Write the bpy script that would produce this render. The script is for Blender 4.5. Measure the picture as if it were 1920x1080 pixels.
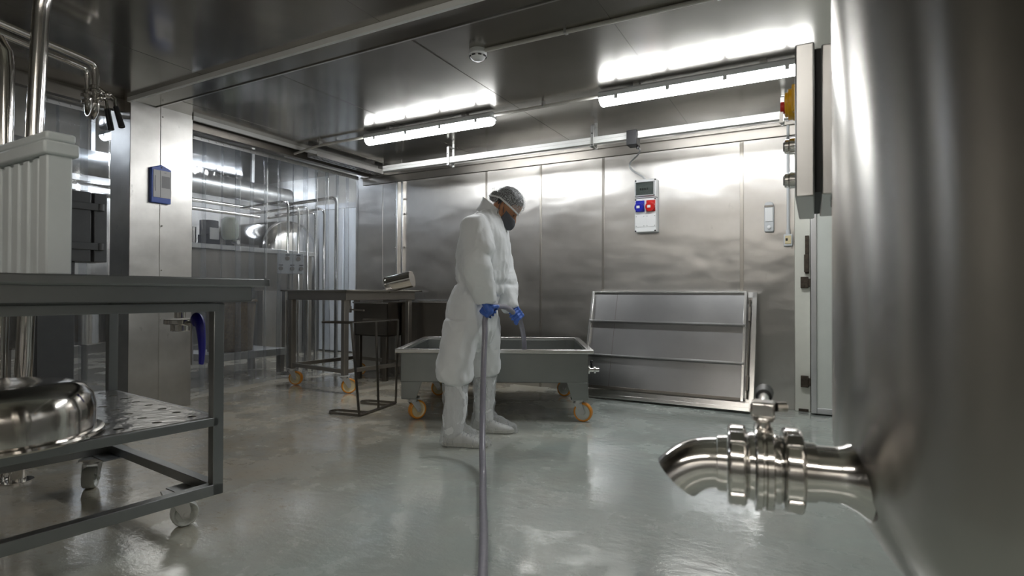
import bpy, bmesh, math, random
from mathutils import Vector, Matrix, noise
random.seed(7)
S = bpy.context.scene
for o in list(bpy.data.objects): bpy.data.objects.remove(o)
col = S.collection
PI = math.pi
V = Vector

# ------------------------------------------------------------------ camera, world, exposure
cam_d = bpy.data.cameras.new('camera'); cam = bpy.data.objects.new('camera', cam_d); col.objects.link(cam)
YAW, PIT, ROLL = .495, .009, .003
cam_d.sensor_width = 36; cam_d.lens = 36*1044/1920
cam_d.clip_start = .05; cam_d.clip_end = 60
F = V((-math.sin(YAW)*math.cos(PIT), math.cos(YAW)*math.cos(PIT), math.sin(PIT)))
R0 = V((math.cos(YAW), math.sin(YAW), 0)); U0 = R0.cross(F)
RR = R0*math.cos(ROLL)+U0*math.sin(ROLL); UU = U0*math.cos(ROLL)-R0*math.sin(ROLL)
m = Matrix((RR, UU, -F)).transposed().to_4x4(); m.translation = V((0, 0, .93)); cam.matrix_world = m
cam_d.dof.use_dof = True; cam_d.dof.focus_distance = 3.7; cam_d.dof.aperture_fstop = 4.5
S.camera = cam
W = bpy.data.worlds.new('world'); S.world = W; W.use_nodes = True
W.node_tree.nodes['Background'].inputs[0].default_value = (.6, .7, .85, 1)
W.node_tree.nodes['Background'].inputs[1].default_value = .03
S.view_settings.view_transform = 'Standard'; S.view_settings.look = 'None'
S.view_settings.gamma = 1; S.view_settings.use_curve_mapping = False
S.view_settings.exposure = 1.28
S.cycles.transparent_max_bounces = 32
LAMP = 18.0

# ------------------------------------------------------------------ materials
def new_mat(name):
    mt = bpy.data.materials.new(name); mt.use_nodes = True
    nt = mt.node_tree
    return mt, nt, nt.nodes['Principled BSDF']
def N(nt, t, **kw):
    n = nt.nodes.new(t)
    for k, v in kw.items(): setattr(n, k, v)
    return n
def coords(nt, scale=(1, 1, 1), obj=True):
    tc = N(nt, 'ShaderNodeTexCoord'); mp = N(nt, 'ShaderNodeMapping')
    mp.inputs['Scale'].default_value = scale
    nt.links.new(tc.outputs['Object' if obj else 'Generated'], mp.inputs[0]); return mp.outputs[0]
def nz(nt, vec, scale, detail=3, rough=.5):
    n = N(nt, 'ShaderNodeTexNoise'); n.inputs['Scale'].default_value = scale
    n.inputs['Detail'].default_value = detail; n.inputs['Roughness'].default_value = rough
    nt.links.new(vec, n.inputs['Vector']); return n.outputs['Fac']
def ramp(nt, fac, stops):
    r = N(nt, 'ShaderNodeValToRGB'); e = r.color_ramp.elements
    while len(e) < len(stops): e.new(.5)
    for el, (p, c) in zip(e, stops):
        el.position = p; el.color = (c, c, c, 1) if isinstance(c, (int, float)) else (*c, 1)
    nt.links.new(fac, r.inputs[0]); return r.outputs[0]
def mixc(nt, fac, a, b, mode='MIX'):
    n = N(nt, 'ShaderNodeMix', data_type='RGBA', blend_type=mode)
    for s, v in ((n.inputs[0], fac), (n.inputs[6], a), (n.inputs[7], b)):
        if isinstance(v, (int, float)): s.default_value = v
        elif isinstance(v, tuple): s.default_value = (*v, 1)
        else: nt.links.new(v, s)
    return n.outputs[2]
def bump(nt, b, h, strength, dist=.01, prev=None):
    n = N(nt, 'ShaderNodeBump'); n.inputs['Strength'].default_value = strength; n.inputs['Distance'].default_value = dist
    nt.links.new(h, n.inputs['Height'])
    if prev: nt.links.new(prev, n.inputs['Normal'])
    nt.links.new(n.outputs[0], b.inputs['Normal']); return n.outputs[0]

def steel(name, base, r0, r1, grain=(1, 1, 1), gs=60, wav=0.0, wscale=1.5, metal=1.0, dirt=.35, gb=.03, aniso=0.0, arot=0.0):
    mt, nt, b = new_mat(name)
    g = nz(nt, coords(nt, grain), gs, 3, .6)
    big = nz(nt, coords(nt), 2.3, 5, .6)
    sp = nz(nt, coords(nt, (1, 1, .5)), 14, 5, .65)
    c1 = mixc(nt, ramp(nt, big, [(.3, 0), (.7, 1)]), tuple(x*(1-dirt*.5) for x in base), base)
    c2 = mixc(nt, ramp(nt, sp, [(.66, 0), (.74, .5)]), c1, tuple(x*(1-dirt) for x in base))
    nt.links.new(c2, b.inputs['Base Color'])
    mr = N(nt, 'ShaderNodeMapRange'); mr.inputs[3].default_value = r0; mr.inputs[4].default_value = r1
    nt.links.new(mixc(nt, .5, g, big), mr.inputs[0]); nt.links.new(mr.outputs[0], b.inputs['Roughness'])
    b.inputs['Metallic'].default_value = metal
    if aniso:   # brushing direction
        tg = N(nt, 'ShaderNodeTangent', direction_type='RADIAL', axis='Z'); nt.links.new(tg.outputs[0], b.inputs['Tangent'])
        b.inputs['Anisotropic'].default_value = aniso; b.inputs['Anisotropic Rotation'].default_value = arot
    pv = None
    if gb: pv = bump(nt, b, g, gb, .004)
    if wav: bump(nt, b, nz(nt, coords(nt, (1, 1, 1.6)), wscale, 2, .5), wav, .05, pv)
    return mt
def plain(name, base, rough=.5, metal=0.0, var=.12, scale=8, bmp=0.0, bscale=60, spec=.5, coat=0):
    mt, nt, b = new_mat(name)
    n = nz(nt, coords(nt), scale, 4, .6)
    nt.links.new(mixc(nt, ramp(nt, n, [(.3, 0), (.7, 1)]), tuple(x*(1-var) for x in base), base), b.inputs['Base Color'])
    b.inputs['Roughness'].default_value = rough; b.inputs['Metallic'].default_value = metal
    b.inputs['Specular IOR Level'].default_value = spec; b.inputs['Coat Weight'].default_value = coat
    if bmp: bump(nt, b, nz(nt, coords(nt), bscale, 3), bmp, .004)
    return mt
def emit(name, colr, strength):
    mt, nt, b = new_mat(name)
    b.inputs['Base Color'].default_value = (.9, .9, .9, 1)
    b.inputs['Emission Color'].default_value = (*colr, 1); b.inputs['Emission Strength'].default_value = strength
    return mt
def clear(name, tint, haze, hazecol, rough=.06, bmp=.25, bscale=5.0, fres=1.45, scratch=0.0):
    # thin clear plastic: mostly transparent, fresnel gloss, a little white scatter
    mt, nt, b = new_mat(name); nt.nodes.remove(b)
    out = nt.nodes['Material Output']
    tr = N(nt, 'ShaderNodeBsdfTransparent'); tr.inputs[0].default_value = (*tint, 1)
    gl = N(nt, 'ShaderNodeBsdfGlossy'); gl.inputs['Roughness'].default_value = rough
    df = N(nt, 'ShaderNodeBsdfDiffuse'); df.inputs[0].default_value = (*hazecol, 1)
    tl = N(nt, 'ShaderNodeBsdfTranslucent'); tl.inputs[0].default_value = (*hazecol, 1)
    ad = N(nt, 'ShaderNodeMixShader'); ad.inputs[0].default_value = .5
    nt.links.new(df.outputs[0], ad.inputs[1]); nt.links.new(tl.outputs[0], ad.inputs[2])
    n = nz(nt, coords(nt, (1, 1, .3)), bscale, 4, .6)
    bp = N(nt, 'ShaderNodeBump'); bp.inputs['Strength'].default_value = bmp; bp.inputs['Distance'].default_value = .03
    nt.links.new(n, bp.inputs['Height']); nt.links.new(bp.outputs[0], gl.inputs['Normal'])
    m1 = N(nt, 'ShaderNodeMixShader')
    hz = ramp(nt, nz(nt, coords(nt, (1, 1, .2)), 9, 4, .7), [(.3, haze*.5), (.75, min(1, haze*1.6))])
    nt.links.new(hz, m1.inputs[0]); nt.links.new(tr.outputs[0], m1.inputs[1]); nt.links.new(ad.outputs[0], m1.inputs[2])
    fr = N(nt, 'ShaderNodeFresnel'); nt.links.new(bp.outputs[0], fr.inputs['Normal'])
    ge = N(nt, 'ShaderNodeNewGeometry'); io = N(nt, 'ShaderNodeMapRange'); io.inputs[3].default_value = fres; io.inputs[4].default_value = 1/fres
    nt.links.new(ge.outputs['Backfacing'], io.inputs[0]); nt.links.new(io.outputs[0], fr.inputs[0])   # a film reflects alike from both sides
    m2 = N(nt, 'ShaderNodeMixShader'); nt.links.new(fr.outputs[0], m2.inputs[0])
    nt.links.new(m1.outputs[0], m2.inputs[1]); nt.links.new(gl.outputs[0], m2.inputs[2])
    nt.links.new(m2.outputs[0], out.inputs[0])
    return mt

M = {}
M['wall'] = steel('brushed steel wall', (.62, .605, .58), .31, .43, (70, 70, 1.2), 3, .30, 1.9, 1, .3, .03, .7, 0)
def make_ceiling():
    mt = steel('polished steel ceiling sheets', (.45, .43, .395), .10, .20, (1.2, 60, 1), 3, .10, 1.6, 1, .3, .015)
    nt = mt.node_tree; b = nt.nodes['Principled BSDF']
    old = b.inputs['Roughness'].links[0].from_socket     # the sheets differ in finish: duller towards the right
    sx = N(nt, 'ShaderNodeSeparateXYZ'); nt.links.new(coords(nt), sx.inputs[0])
    mr = N(nt, 'ShaderNodeMapRange'); mr.inputs[1].default_value = -3.16; mr.inputs[2].default_value = -1.6; mr.inputs[3].default_value = 0; mr.inputs[4].default_value = .09
    nt.links.new(sx.outputs[0], mr.inputs[0])
    ad = N(nt, 'ShaderNodeMath', operation='ADD'); nt.links.new(old, ad.inputs[0]); nt.links.new(mr.outputs[0], ad.inputs[1])
    nt.links.new(ad.outputs[0], b.inputs['Roughness']); return mt
M['ceil'] = make_ceiling()
M['column'] = steel('steel column cladding', (.66, .645, .615), .25, .42, (60, 60, 1), 3, .12, 2, 1, .6, .03)
M['table'] = steel('wet table steel', (.30, .31, .31), .28, .42, (1, 40, 1), 6, .03, 3, 1, .25)
M['shelf'] = steel('wet shelf steel', (.40, .39, .37), .10, .34, (1, 1, 1), 30, .09, 22, 1, .3)
M['cart'] = steel('dull cart steel', (.40, .375, .34), .30, .45, (30, 30, 1), 5, .03, 3, 1, .3)
M['trough'] = steel('trough steel', (.31, .325, .315), .26, .42, (1, 40, 40), 5, .05, 3, 1, .3)
M['rack'] = steel('rack sheet steel', (.41, .41, .41), .26, .40, (1, 60, 60), 4, .05, 3, 1, .25)
M['bright'] = steel('bright steel edge', (.80, .79, .77), .18, .32, (1, 1, 1), 40, 0, 1, 1, .1)
M['polish'] = steel('polished sanitary steel', (.74, .72, .69), .07, .16, (1, 1, 1), 50, 0, 1, 1, .08, .01)
M['tank'] = steel('tank brushed steel', (.52, .50, .47), .27, .275, (1, 1, 2), 4, .02, 1.2, 1, .08, 0, .85, .25)
M['cabinet'] = steel('cabinet brushed steel', (.62, .62, .61), .24, .38, (1, 40, 2), 5, .04, 3, 1, .2)
M['bowl'] = steel('bowl spun steel', (.68, .65, .61), .09, .17, (1, 1, 60), 5, .04, 6, 1, .15, .01, .8, .25)
M['galv'] = steel('galvanised strut', (.62, .62, .61), .3, .5, (1, 1, 1), 30, 0, 1, .9, .25)
M['darksteel'] = steel('dark stained steel', (.24, .22, .195), .28, .5, (20, 20, 1), 5, .05, 3, 1, .4)
M['whitemetal'] = plain('white painted metal', (.80, .80, .78), .35, 0, .06)
M['greypipe'] = plain('grey plastic conduit', (.62, .60, .55), .4, 0, .12, 20)
M['whiteplas'] = plain('white plastic', (.82, .83, .83), .35, 0, .04)
M['greyplas'] = plain('light grey plastic', (.60, .62, .63), .38, 0, .06)
M['crate'] = plain('milky white plastic', (.72, .76, .755), .42, 0, .08, 6, .1, 20)
M['darkplas'] = plain('black plastic', (.015, .015, .017), .38, 0, .1)
M['dark'] = plain('dark rubber', (.03, .03, .03), .6, 0, .2)
M['greybox'] = plain('grey painted cabinet', (.115, .12, .125), .42, .3, .12, 12)
M['blueplas'] = plain('blue plastic', (.05, .12, .52), .35, 0, .06)
M['bluehandle'] = plain('dark blue grip', (.012, .01, .24), .3, 0, .1)
M['socketblue'] = plain('socket blue', (.015, .02, .42), .35, 0, .05)
M['socketred'] = plain('socket red', (.62, .02, .015), .35, 0, .05)
M['yellow'] = plain('signal yellow', (.93, .50, .01), .35, 0, .05)
M['orange'] = plain('orange polyurethane tyre', (.78, .30, .02), .4, 0, .2, 25)
M['cream'] = plain('cream wheel disc', (.72, .62, .38), .45, 0, .15, 20)
M['palewheel'] = plain('pale nylon wheel', (.62, .64, .60), .4, 0, .1)
M['paper'] = plain('paper', (.78, .78, .79), .6, 0, .04)
M['print'] = plain('grey printing', (.45, .45, .47), .7, 0, .1)
M['doorpaint'] = plain('pale green white door skin', (.70, .73, .68), .38, 0, .07, 5)
M['doorframe'] = plain('cream door frame', (.74, .74, .66), .4, 0, .08, 8)
M['alu'] = plain('anodised aluminium', (.60, .61, .62), .35, .8, .06)
M['rust'] = plain('rusted hinge', (.10, .08, .06), .6, .6, .5, 40)
M['hoseplas'] = plain('grey reinforced hose', (.30, .29, .34), .25, 0, .1, 40)
M['skin'] = plain('tanned skin', (.46, .22, .115), .5, 0, .15, 30)
M['hair'] = plain('dark hair', (.022, .021, .022), .42, 0, .4, 80, .6, 220)
M['mask'] = plain('grey cloth mask', (.10, .105, .12), .8, 0, .1, 60, .1, 200)
M['glove'] = plain('blue nitrile glove', (.07, .17, .60), .38, 0, .15, 40, .25, 90)
M['shoe'] = plain('white shoe leather', (.72, .73, .71), .42, 0, .1, 30)
M['sole'] = plain('worn shoe sole', (.64, .64, .58), .6, 0, .25, 40)
M['wicker'] = plain('brown woven fibre', (.22, .15, .07), .8, 0, .6, 40, .8, 90)
M['palewall'] = plain('pale painted wall', (.62, .60, .55), .5, 0, .06)
M['lightdoor'] = plain('pale blue white door', (.84, .88, .93), .4, 0, .04)
M['pumpgreen'] = plain('pale green enamel', (.66, .70, .56), .35, 0, .08)
M['motor'] = plain('dark blue grey motor', (.035, .04, .06), .4, .2, .2)
M['lampglass'] = emit('lit lamp diffuser', (.965, .985, 1.0), LAMP)
M['lampblue'] = emit('lit cool lamp diffuser', (.80, .88, 1.0), LAMP*.5)
M['lampadded'] = emit('added white lamp diffuser', (.86, .92, 1.0), LAMP*1.5)  # for the unseen lamp added to brighten the far door
M['lampwarm'] = emit('lit warm lamp diffuser', (1.0, .95, .88), LAMP*.75)
M['strip'] = clear('clear pvc strip', (.93, .94, .95), .07, (.66, .69, .74), .05, .25, 3.0)
M['cover'] = clear('clear shoe cover film', (.95, .95, .95), .24, (.9, .92, .93), .07, 1.0, 40.0)
M['lens'] = clear('clear smoked window', (.62, .66, .64), .1, (.5, .52, .5), .05, .02)

def make_floor():
    mt, nt, b = new_mat('wet resin floor')
    v = coords(nt)
    # worn resin; beige on the left is warm light painted in, green grey elsewhere
    gx = N(nt, 'ShaderNodeSeparateXYZ'); nt.links.new(v, gx.inputs[0])
    ma = N(nt, 'ShaderNodeMath', operation='MULTIPLY_ADD'); ma.inputs[1].default_value = -.42; ma.inputs[2].default_value = -.70
    nt.links.new(gx.outputs[0], ma.inputs[0])
    mb = N(nt, 'ShaderNodeMath', operation='ADD'); nt.links.new(ma.outputs[0], mb.inputs[0])
    n1 = nz(nt, v, 1.1, 6, .6); nt.links.new(n1, mb.inputs[1])
    f = ramp(nt, mb.outputs[0], [(.42, 0), (.95, 1)])
    c = mixc(nt, f, (.44, .50, .465), (.52, .455, .345))
    mot = nz(nt, v, 5, 7, .65)
    c = mixc(nt, ramp(nt, mot, [(.35, 0), (.65, .55)]), c, (.49, .505, .465))
    crk = nz(nt, coords(nt, (1, 1.6, 1)), 22, 6, .7)
    ck = N(nt, 'ShaderNodeMath', operation='MULTIPLY'); nt.links.new(ramp(nt, crk, [(.56, 0), (.64, .55)]), ck.inputs[0]); nt.links.new(f, ck.inputs[1])
    c = mixc(nt, ck.outputs[0], c, (.27, .22, .15))
    nt.links.new(c, b.inputs['Base Color'])
    pud = nz(nt, v, 1.7, 6, .62)
    r = ramp(nt, pud, [(.40, .05), (.50, .10), (.55, .30), (.75, .38)])
    nt.links.new(r, b.inputs['Roughness'])
    b.inputs['Specular IOR Level'].default_value = .6
    nt.links.new(ramp(nt, pud, [(.46, .9), (.56, .25)]), b.inputs['Coat Weight']); b.inputs['Coat Roughness'].default_value = .05
    p = bump(nt, b, nz(nt, v, 2.6, 4, .55), .10, .02)
    p = bump(nt, b, nz(nt, coords(nt, (1, 1.5, 1)), 16, 5, .6), .18, .008, p)
    nt.links.new(p, b.inputs['Coat Normal'])
    return mt
M['floor'] = make_floor()

def make_hairnet():
    mt, nt, b = new_mat('white mesh hairnet')
    v = coords(nt, (1, 1, .35))
    n = nz(nt, v, 260, 2, .5)
    b.inputs['Base Color'].default_value = (.8, .82, .84, 1); b.inputs['Roughness'].default_value = .45
    nt.links.new(ramp(nt, n, [(.40, .12), (.66, .62)]), b.inputs['Alpha'])
    return mt
M['net'] = make_hairnet()
def make_suit():
    mt, nt, b = new_mat('white nonwoven coverall')
    v = coords(nt)
    b.inputs['Base Color'].default_value = (.88, .90, .91, 1); b.inputs['Roughness'].default_value = .62
    b.inputs['Subsurface Weight'].default_value = .0
    b.inputs['Sheen Weight'].default_value = .15
    p = bump(nt, b, nz(nt, coords(nt, (1.6, 1.6, .5)), 7, 4, .5), .30, .02)
    bump(nt, b, nz(nt, v, 160, 2, .5), .12, .003, p)
    return mt
M['suit'] = make_suit()

# ------------------------------------------------------------------ mesh helpers
def look(o, d):
    for k, v in d.items():
        if v is not None: o[k] = v
def tag(o, label, cat, group=None, kind=None):
    look(o, dict(label=label, category=cat, group=group, kind=kind)); return o
def thing(name, label, cat, loc=(0, 0, 0), rz=0.0, group=None):
    o = bpy.data.objects.new(name, None); col.objects.link(o); o.empty_display_size = .1
    o.location = loc; o.rotation_euler = (0, 0, rz); return tag(o, label, cat, group)
class MB:
    def __init__(s): s.bm = bmesh.new()
    def box(s, c, size, rot=None):
        mt = Matrix.Translation(V(c)) @ (rot.to_4x4() if rot is not None else Matrix()) @ Matrix.Diagonal((*size, 1))
        bmesh.ops.create_cube(s.bm, size=1, matrix=mt); return s
    def span(s, a, b):   # box between two corners
        a, b = V(a), V(b); return s.box((a+b)/2, [abs(x) for x in (b-a)])
    def bar(s, p, q, w, h, up=(0, 0, 1)):
        p, q = V(p), V(q); d = q-p; z = d.normalized(); x = V(up).cross(z)
        if x.length < 1e-4: x = V((1, 0, 0))
        x.normalize(); y = z.cross(x)
        return s.box((p+q)/2, (w, h, d.length), Matrix((x, y, z)).transposed())
    def tube(s, pts, r, n=14, caps=True, sx=1.0, closed=False):
        pts = [V(p) for p in pts]; rs = r if isinstance(r, (list, tuple)) else [r]*len(pts)
        L = len(pts); rings = []; prev = None
        for i, p in enumerate(pts):
            if closed: t = pts[(i+1) % L]-pts[i-1]
            else: t = pts[min(i+1, L-1)]-pts[max(i-1, 0)]
            t.normalize()
            if prev is None:
                a = V((0, 0, 1)) if abs(t.z) < .9 else V((1, 0, 0)); x = a.cross(t).normalized()
            else:
                x = prev - t*prev.dot(t); x.normalize()
            prev = x; y = t.cross(x)
            rings.append([s.bm.verts.new(p+(x*math.cos(2*PI*k/n)*sx+y*math.sin(2*PI*k/n))*rs[i]) for k in range(n)])
        pr = list(zip(rings, rings[1:])) + ([(rings[-1], rings[0])] if closed else [])
        for A, B in pr:
            for k in range(n): s.bm.faces.new((A[k], A[(k+1) % n], B[(k+1) % n], B[k]))
        if caps and not closed:
            s.bm.faces.new(rings[0][::-1]); s.bm.faces.new(rings[-1])
        return s
    def rings(s, rs, caps=True):   # loft through explicit rings of points
        vv = [[s.bm.verts.new(p) for p in r] for r in rs]; n = len(vv[0])
        for A, B in zip(vv, vv[1:]):
            for k in range(n): s.bm.faces.new((A[k], A[(k+1) % n], B[(k+1) % n], B[k]))
        if caps: s.bm.faces.new(vv[0][::-1]); s.bm.faces.new(vv[-1])
        return s
    def lathe(s, prof, n=32, mt=None, closed=False):
        mt = mt or Matrix(); rr = []
        for r, z in prof:
            if r < 1e-6: rr.append([s.bm.verts.new(mt @ V((0, 0, z)))])
            else: rr.append([s.bm.verts.new(mt @ V((r*math.cos(2*PI*k/n), r*math.sin(2*PI*k/n), z))) for k in range(n)])
        pr = list(zip(rr, rr[1:])) + ([(rr[-1], rr[0])] if closed else [])
        for A, B in pr:
            for k in range(n):
                k2 = (k+1) % n
                if len(A) == 1 and len(B) == 1: continue
                if len(A) == 1: s.bm.faces.new((A[0], B[k2], B[k]))
                elif len(B) == 1: s.bm.faces.new((A[k], A[k2], B[0]))
                else: s.bm.faces.new((A[k], A[k2], B[k2], B[k]))
        if not closed:
            if len(rr[0]) > 1: s.bm.faces.new(rr[0][::-1])
            if len(rr[-1]) > 1: s.bm.faces.new(rr[-1])
        return s
    def cyl(s, p, q, r, n=20, r2=None): return s.tube([p, q], [r, r if r2 is None else r2], n)
    def prism(s, poly, d, o, x, y):   # polygon in the plane (x,y) at o, thickness d along x cross y
        o, x, y = V(o), V(x), V(y); z = x.cross(y).normalized()*d
        return s.rings([[o+x*a+y*b for a, b in poly], [o+x*a+y*b+z for a, b in poly]])
    def ball(s, c, r, n=16):
        r = r if hasattr(r, '__len__') else (r, r, r)
        bmesh.ops.create_uvsphere(s.bm, u_segments=n, v_segments=max(6, n*2//3), radius=1, matrix=Matrix.Translation(V(c)) @ Matrix.Diagonal((*r, 1))); return s
    def build(s, name, mat, parent=None, bevel=0.0, seg=2, loc=None, rot=None, ang=.62, kind=None, label=None):
        bmesh.ops.recalc_face_normals(s.bm, faces=s.bm.faces)
        for f in s.bm.faces: f.smooth = True
        for e in s.bm.edges:
            if len(e.link_faces) == 2: e.smooth = e.calc_face_angle(0) < ang
        me = bpy.data.meshes.new(name); s.bm.to_mesh(me); s.bm.free()
        return link(name, me, mat, parent, bevel, seg, loc, rot, kind, label)
def link(name, me, mat, parent=None, bevel=0, seg=2, loc=None, rot=None, kind=None, label=None):
    o = bpy.data.objects.new(name, me); col.objects.link(o); me.materials.append(M[mat] if isinstance(mat, str) else mat)
    if parent: o.parent = parent
    if loc is not None: o.location = loc
    if rot is not None: o.rotation_euler = rot
    if bevel:
        md = o.modifiers.new('bevel', 'BEVEL'); md.width = bevel; md.segments = seg; md.limit_method = 'ANGLE'; md.angle_limit = .6
    if kind: o['kind'] = kind
    if label: o['label'] = label
    return o
def struct(mb, name, mat, bevel=0): return mb.build(name, mat, None, bevel, kind='structure')
def copy_tree(o, parent=None):
    c = o.copy(); col.objects.link(c)
    if parent is not None: c.parent = parent
    for ch in list(o.children): copy_tree(ch, c)
    return c
def arc(c, r, a0, a1, n, x, y):
    c, x, y = V(c), V(x), V(y)
    return [c+x*r*math.cos(a0+(a1-a0)*i/n)+y*r*math.sin(a0+(a1-a0)*i/n) for i in range(n+1)]
def spline(P, n=8):
    P = [V(p) for p in P]; out = []
    for i in range(len(P)-1):
        a, b = P[i], P[i+1]; p0 = P[i-1] if i else a*2-b; p3 = P[i+2] if i+2 < len(P) else b*2-a
        for k in range(n):
            t = k/n
            out.append(.5*((2*a)+(b-p0)*t+(2*p0-5*a+4*b-p3)*t*t+(3*a-p0-3*b+p3)*t**3))
    return out+[P[-1]]
def voxel(mb, size, smooth=2, fac=.5, post=None, name='blob'):
    """join closed pieces into one continuous surface"""
    bmesh.ops.recalc_face_normals(mb.bm, faces=mb.bm.faces)
    me = bpy.data.meshes.new(name); mb.bm.to_mesh(me); mb.bm.free()
    o = bpy.data.objects.new(name, me); col.objects.link(o)
    r = o.modifiers.new('r', 'REMESH'); r.mode = 'VOXEL'; r.voxel_size = size; r.use_smooth_shade = True
    if smooth:
        sm = o.modifiers.new('s', 'SMOOTH'); sm.iterations = smooth; sm.factor = fac
    dg = bpy.context.evaluated_depsgraph_get()
    out = bpy.data.meshes.new_from_object(o.evaluated_get(dg)); out.name = name
    bpy.data.objects.remove(o); bpy.data.meshes.remove(me)
    if post:
        ns = [v.normal.copy() for v in out.vertices]
        for v, nn in zip(out.vertices, ns): v.co = post(v.co.copy(), nn)
    for p in out.polygons: p.use_smooth = True
    return out

# ------------------------------------------------------------------ the room
H = 2.388; YB = 5.01; XL = -4.515; XR = 1.75; YF = -2.6; XO = -9.6; YO = 6.45
struct(MB().span((XO, YF, -.1), (XR, YO, 0)), 'floor', 'floor')
c = MB().span((XL-.35, YF, H), (XR, YB, H+.08))
for x in (-.952, -2.047, -3.15, -4.25, .15, 1.25):
    c.span((x-.011, 2.52, H-.0015), (x+.011, YB, H+.001))
for x in (-2.047, -.5, -3.6, 1.0):
    c.span((x-.003, YF, H-.001), (x+.003, 2.29, H+.001))
c.span((XL, 1.0, H-.001), (XR, 1.006, H+.001))
struct(c, 'ceiling', 'ceil')
# cover strip across the ceiling
struct(MB().span((XL, 2.31, H-.012), (XR, 2.50, H)).span((XL, 2.497, H-.016), (XR, 2.503, H)), 'trim_1', 'ceil')
struct(MB().span((XL, 2.494, H-.019), (XR, 2.506, H-.013)), 'trim_8', 'bright')
struct(MB().span((XL, 2.286, H-.034), (XR, 2.31, H)), 'trim_2', 'whitemetal', .002)
# back wall of sheet steel panels
w = MB().span((XL-.33, YB+.003, 0), (XR, YB+.12, H+.05))
xs = [XL-.33, -4.425, -4.145, -3.013, -2.381, -1.732, -.532, -.124, .99, XR]
for a, b in zip(xs, xs[1:]):
    if abs(a+.124) < .01: w.span((a, YB-.003, 2.12), (b, YB+.01, H)); continue
    w.span((a+.002, YB-.001, .0), (b-.002, YB+.01, H))
struct(w, 'wall_back', 'wall', .002)
sb = MB()
for x in (-3.013, -2.381, -1.732): sb.span((x-.012, YB-.006, 0), (x+.012, YB, 2.25))
sb.span((-.532-.004, YB-.006, 0), (-.532+.026, YB, 2.25))
struct(sb, 'trim_3', 'cart', .002)
struct(MB().span((-4.72, YB-.022, 2.206), (XR, YB-.001, 2.30)).span((-4.72, YB-.05, 2.285), (XR, YB-.001, 2.312)), 'trim_4', 'cart', .002)
p = MB()
for x in (-4.195, -4.118): p.span((x-.014, YB-.03, 0), (x+.014, YB-.001, 2.21))
for z in (1.05, 1.45, 1.83, 2.0):
    for x in (-4.225, -4.088): p.ball((x, YB-.012, z), .012, 8)
struct(p, 'trim_5', 'bright', .003)
struct(MB().span((XR, YF, 0), (XR+.1, YB+.1, H+.05)), 'wall_right', 'wall')
struct(MB().span((XO, YF-.1, 0), (XR, YF, 2.9)), 'wall_front', 'wall')
# column between the two strip curtained openings
struct(MB().span((-4.79, 2.311, 0), (XL, 2.79, H+.02)).span((XL-.002, 2.529, 0), (XL+.003, 2.535, H)), 'wall_left', 'column', .003)
sc = MB()
for z in (2.31, 1.92, 1.45, 1.1, .72): sc.ball((XL+.003, 2.545, z), .006, 8)
struct(sc, 'trim_6', 'bright')
struct(MB().span((-4.79, YF, 0), (-4.60, 1.0, 2.9)), 'wall_left_front', 'column')
struct(MB().span((-4.85, YF, H+.0), (-4.62, YB, 2.9)).span((-4.66, YF, 2.30), (-4.60, 2.31, H)).span((-4.66, 2.79, 2.30), (-4.60, YB, H)), 'wall_left_header', 'darksteel')
struct(MB().span((XL-.012, 2.79, H-.034), (XL+.012, YB, H)), 'trim_7', 'whitemetal')
# the room beyond
struct(MB().span((XO, YO, 0), (-7.12, YO+.1, 2.9)), 'wall_far_back', 'column')
struct(MB().span((-7.12, YO, 0), (-4.85, YO+.1, 2.9)).span((-4.85, YB, 0), (-4.75, YO+.1, 2.9)), 'wall_far', 'palewall')
struct(MB().span((XO-.1, YF, 0), (XO, YO, 2.9)), 'wall_far_left', 'wall')
struct(MB().span((XO, YF, 2.8), (-4.62, YO, 2.9)), 'ceiling_far', 'ceil')

# cold room door on the back wall
dr = bpy.data.objects.new('door_1', None); col.objects.link(dr); dr.location = (-.124, YB, 0); dr['kind'] = 'structure'
MB().span((.0, -.035, .0), (.108, .02, 2.1)).span((.99, -.035, .0), (1.09, .02, 2.1)).span((0, -.035, 2.02), (1.09, .02, 2.12)).build('door_frame', 'doorframe', dr, .003)
MB().span((.15, -.13, .02), (1.03, -.04, 2.06)).build('door_leaf', 'doorpaint', dr, .004)
MB().span((.112, -.14, .012), (.152, -.035, 2.07)).span((.152, -.137, .012), (1.03, -.125, .055)).build('edge_strip', 'alu', dr, .003)
for z in (.24, 1.02):
    hg = MB().box((.068, -.05, z), (.055, .03, .09)).cyl((.105, -.062, z-.03), (.105, -.062, z+.03), .012).build('hinge', 'rust', dr, .004)
MB().box((.086, -.048, 1.24), (.028, .02, .30)).box((.082, -.06, 1.17), (.034, .026, .14)).build('latch', 'rust', dr, .003)
MB().box((.06, -.037, .012), (.07, .006, .02)).build('corrosion_patch', 'rust', dr)
# far white double door
fd = bpy.data.objects.new('door_2', None); col.objects.link(fd); fd.location = (-6.97, YO, 0); fd['kind'] = 'structure'
MB().span((-.06, -.05, 0), (.0, .0, 2.3)).span((1.1, -.05, 0), (1.16, 0, 2.3)).span((-.06, -.05, 2.25), (1.16, 0, 2.33)).build('door_frame', 'alu', fd)
for i in range(2):
    lf = MB().span((.01+.55*i, -.07, .02), (.53+.55*i, -.02, 2.24)).build('door_leaf', 'lightdoor', fd, .006)
    MB().span((.10+.55*i, -.075, .22), (.105+.55*i, -.068, 2.1)).span((.42+.55*i, -.075, .22), (.425+.55*i, -.068, 2.1)).build('groove', 'alu', lf)

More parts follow.
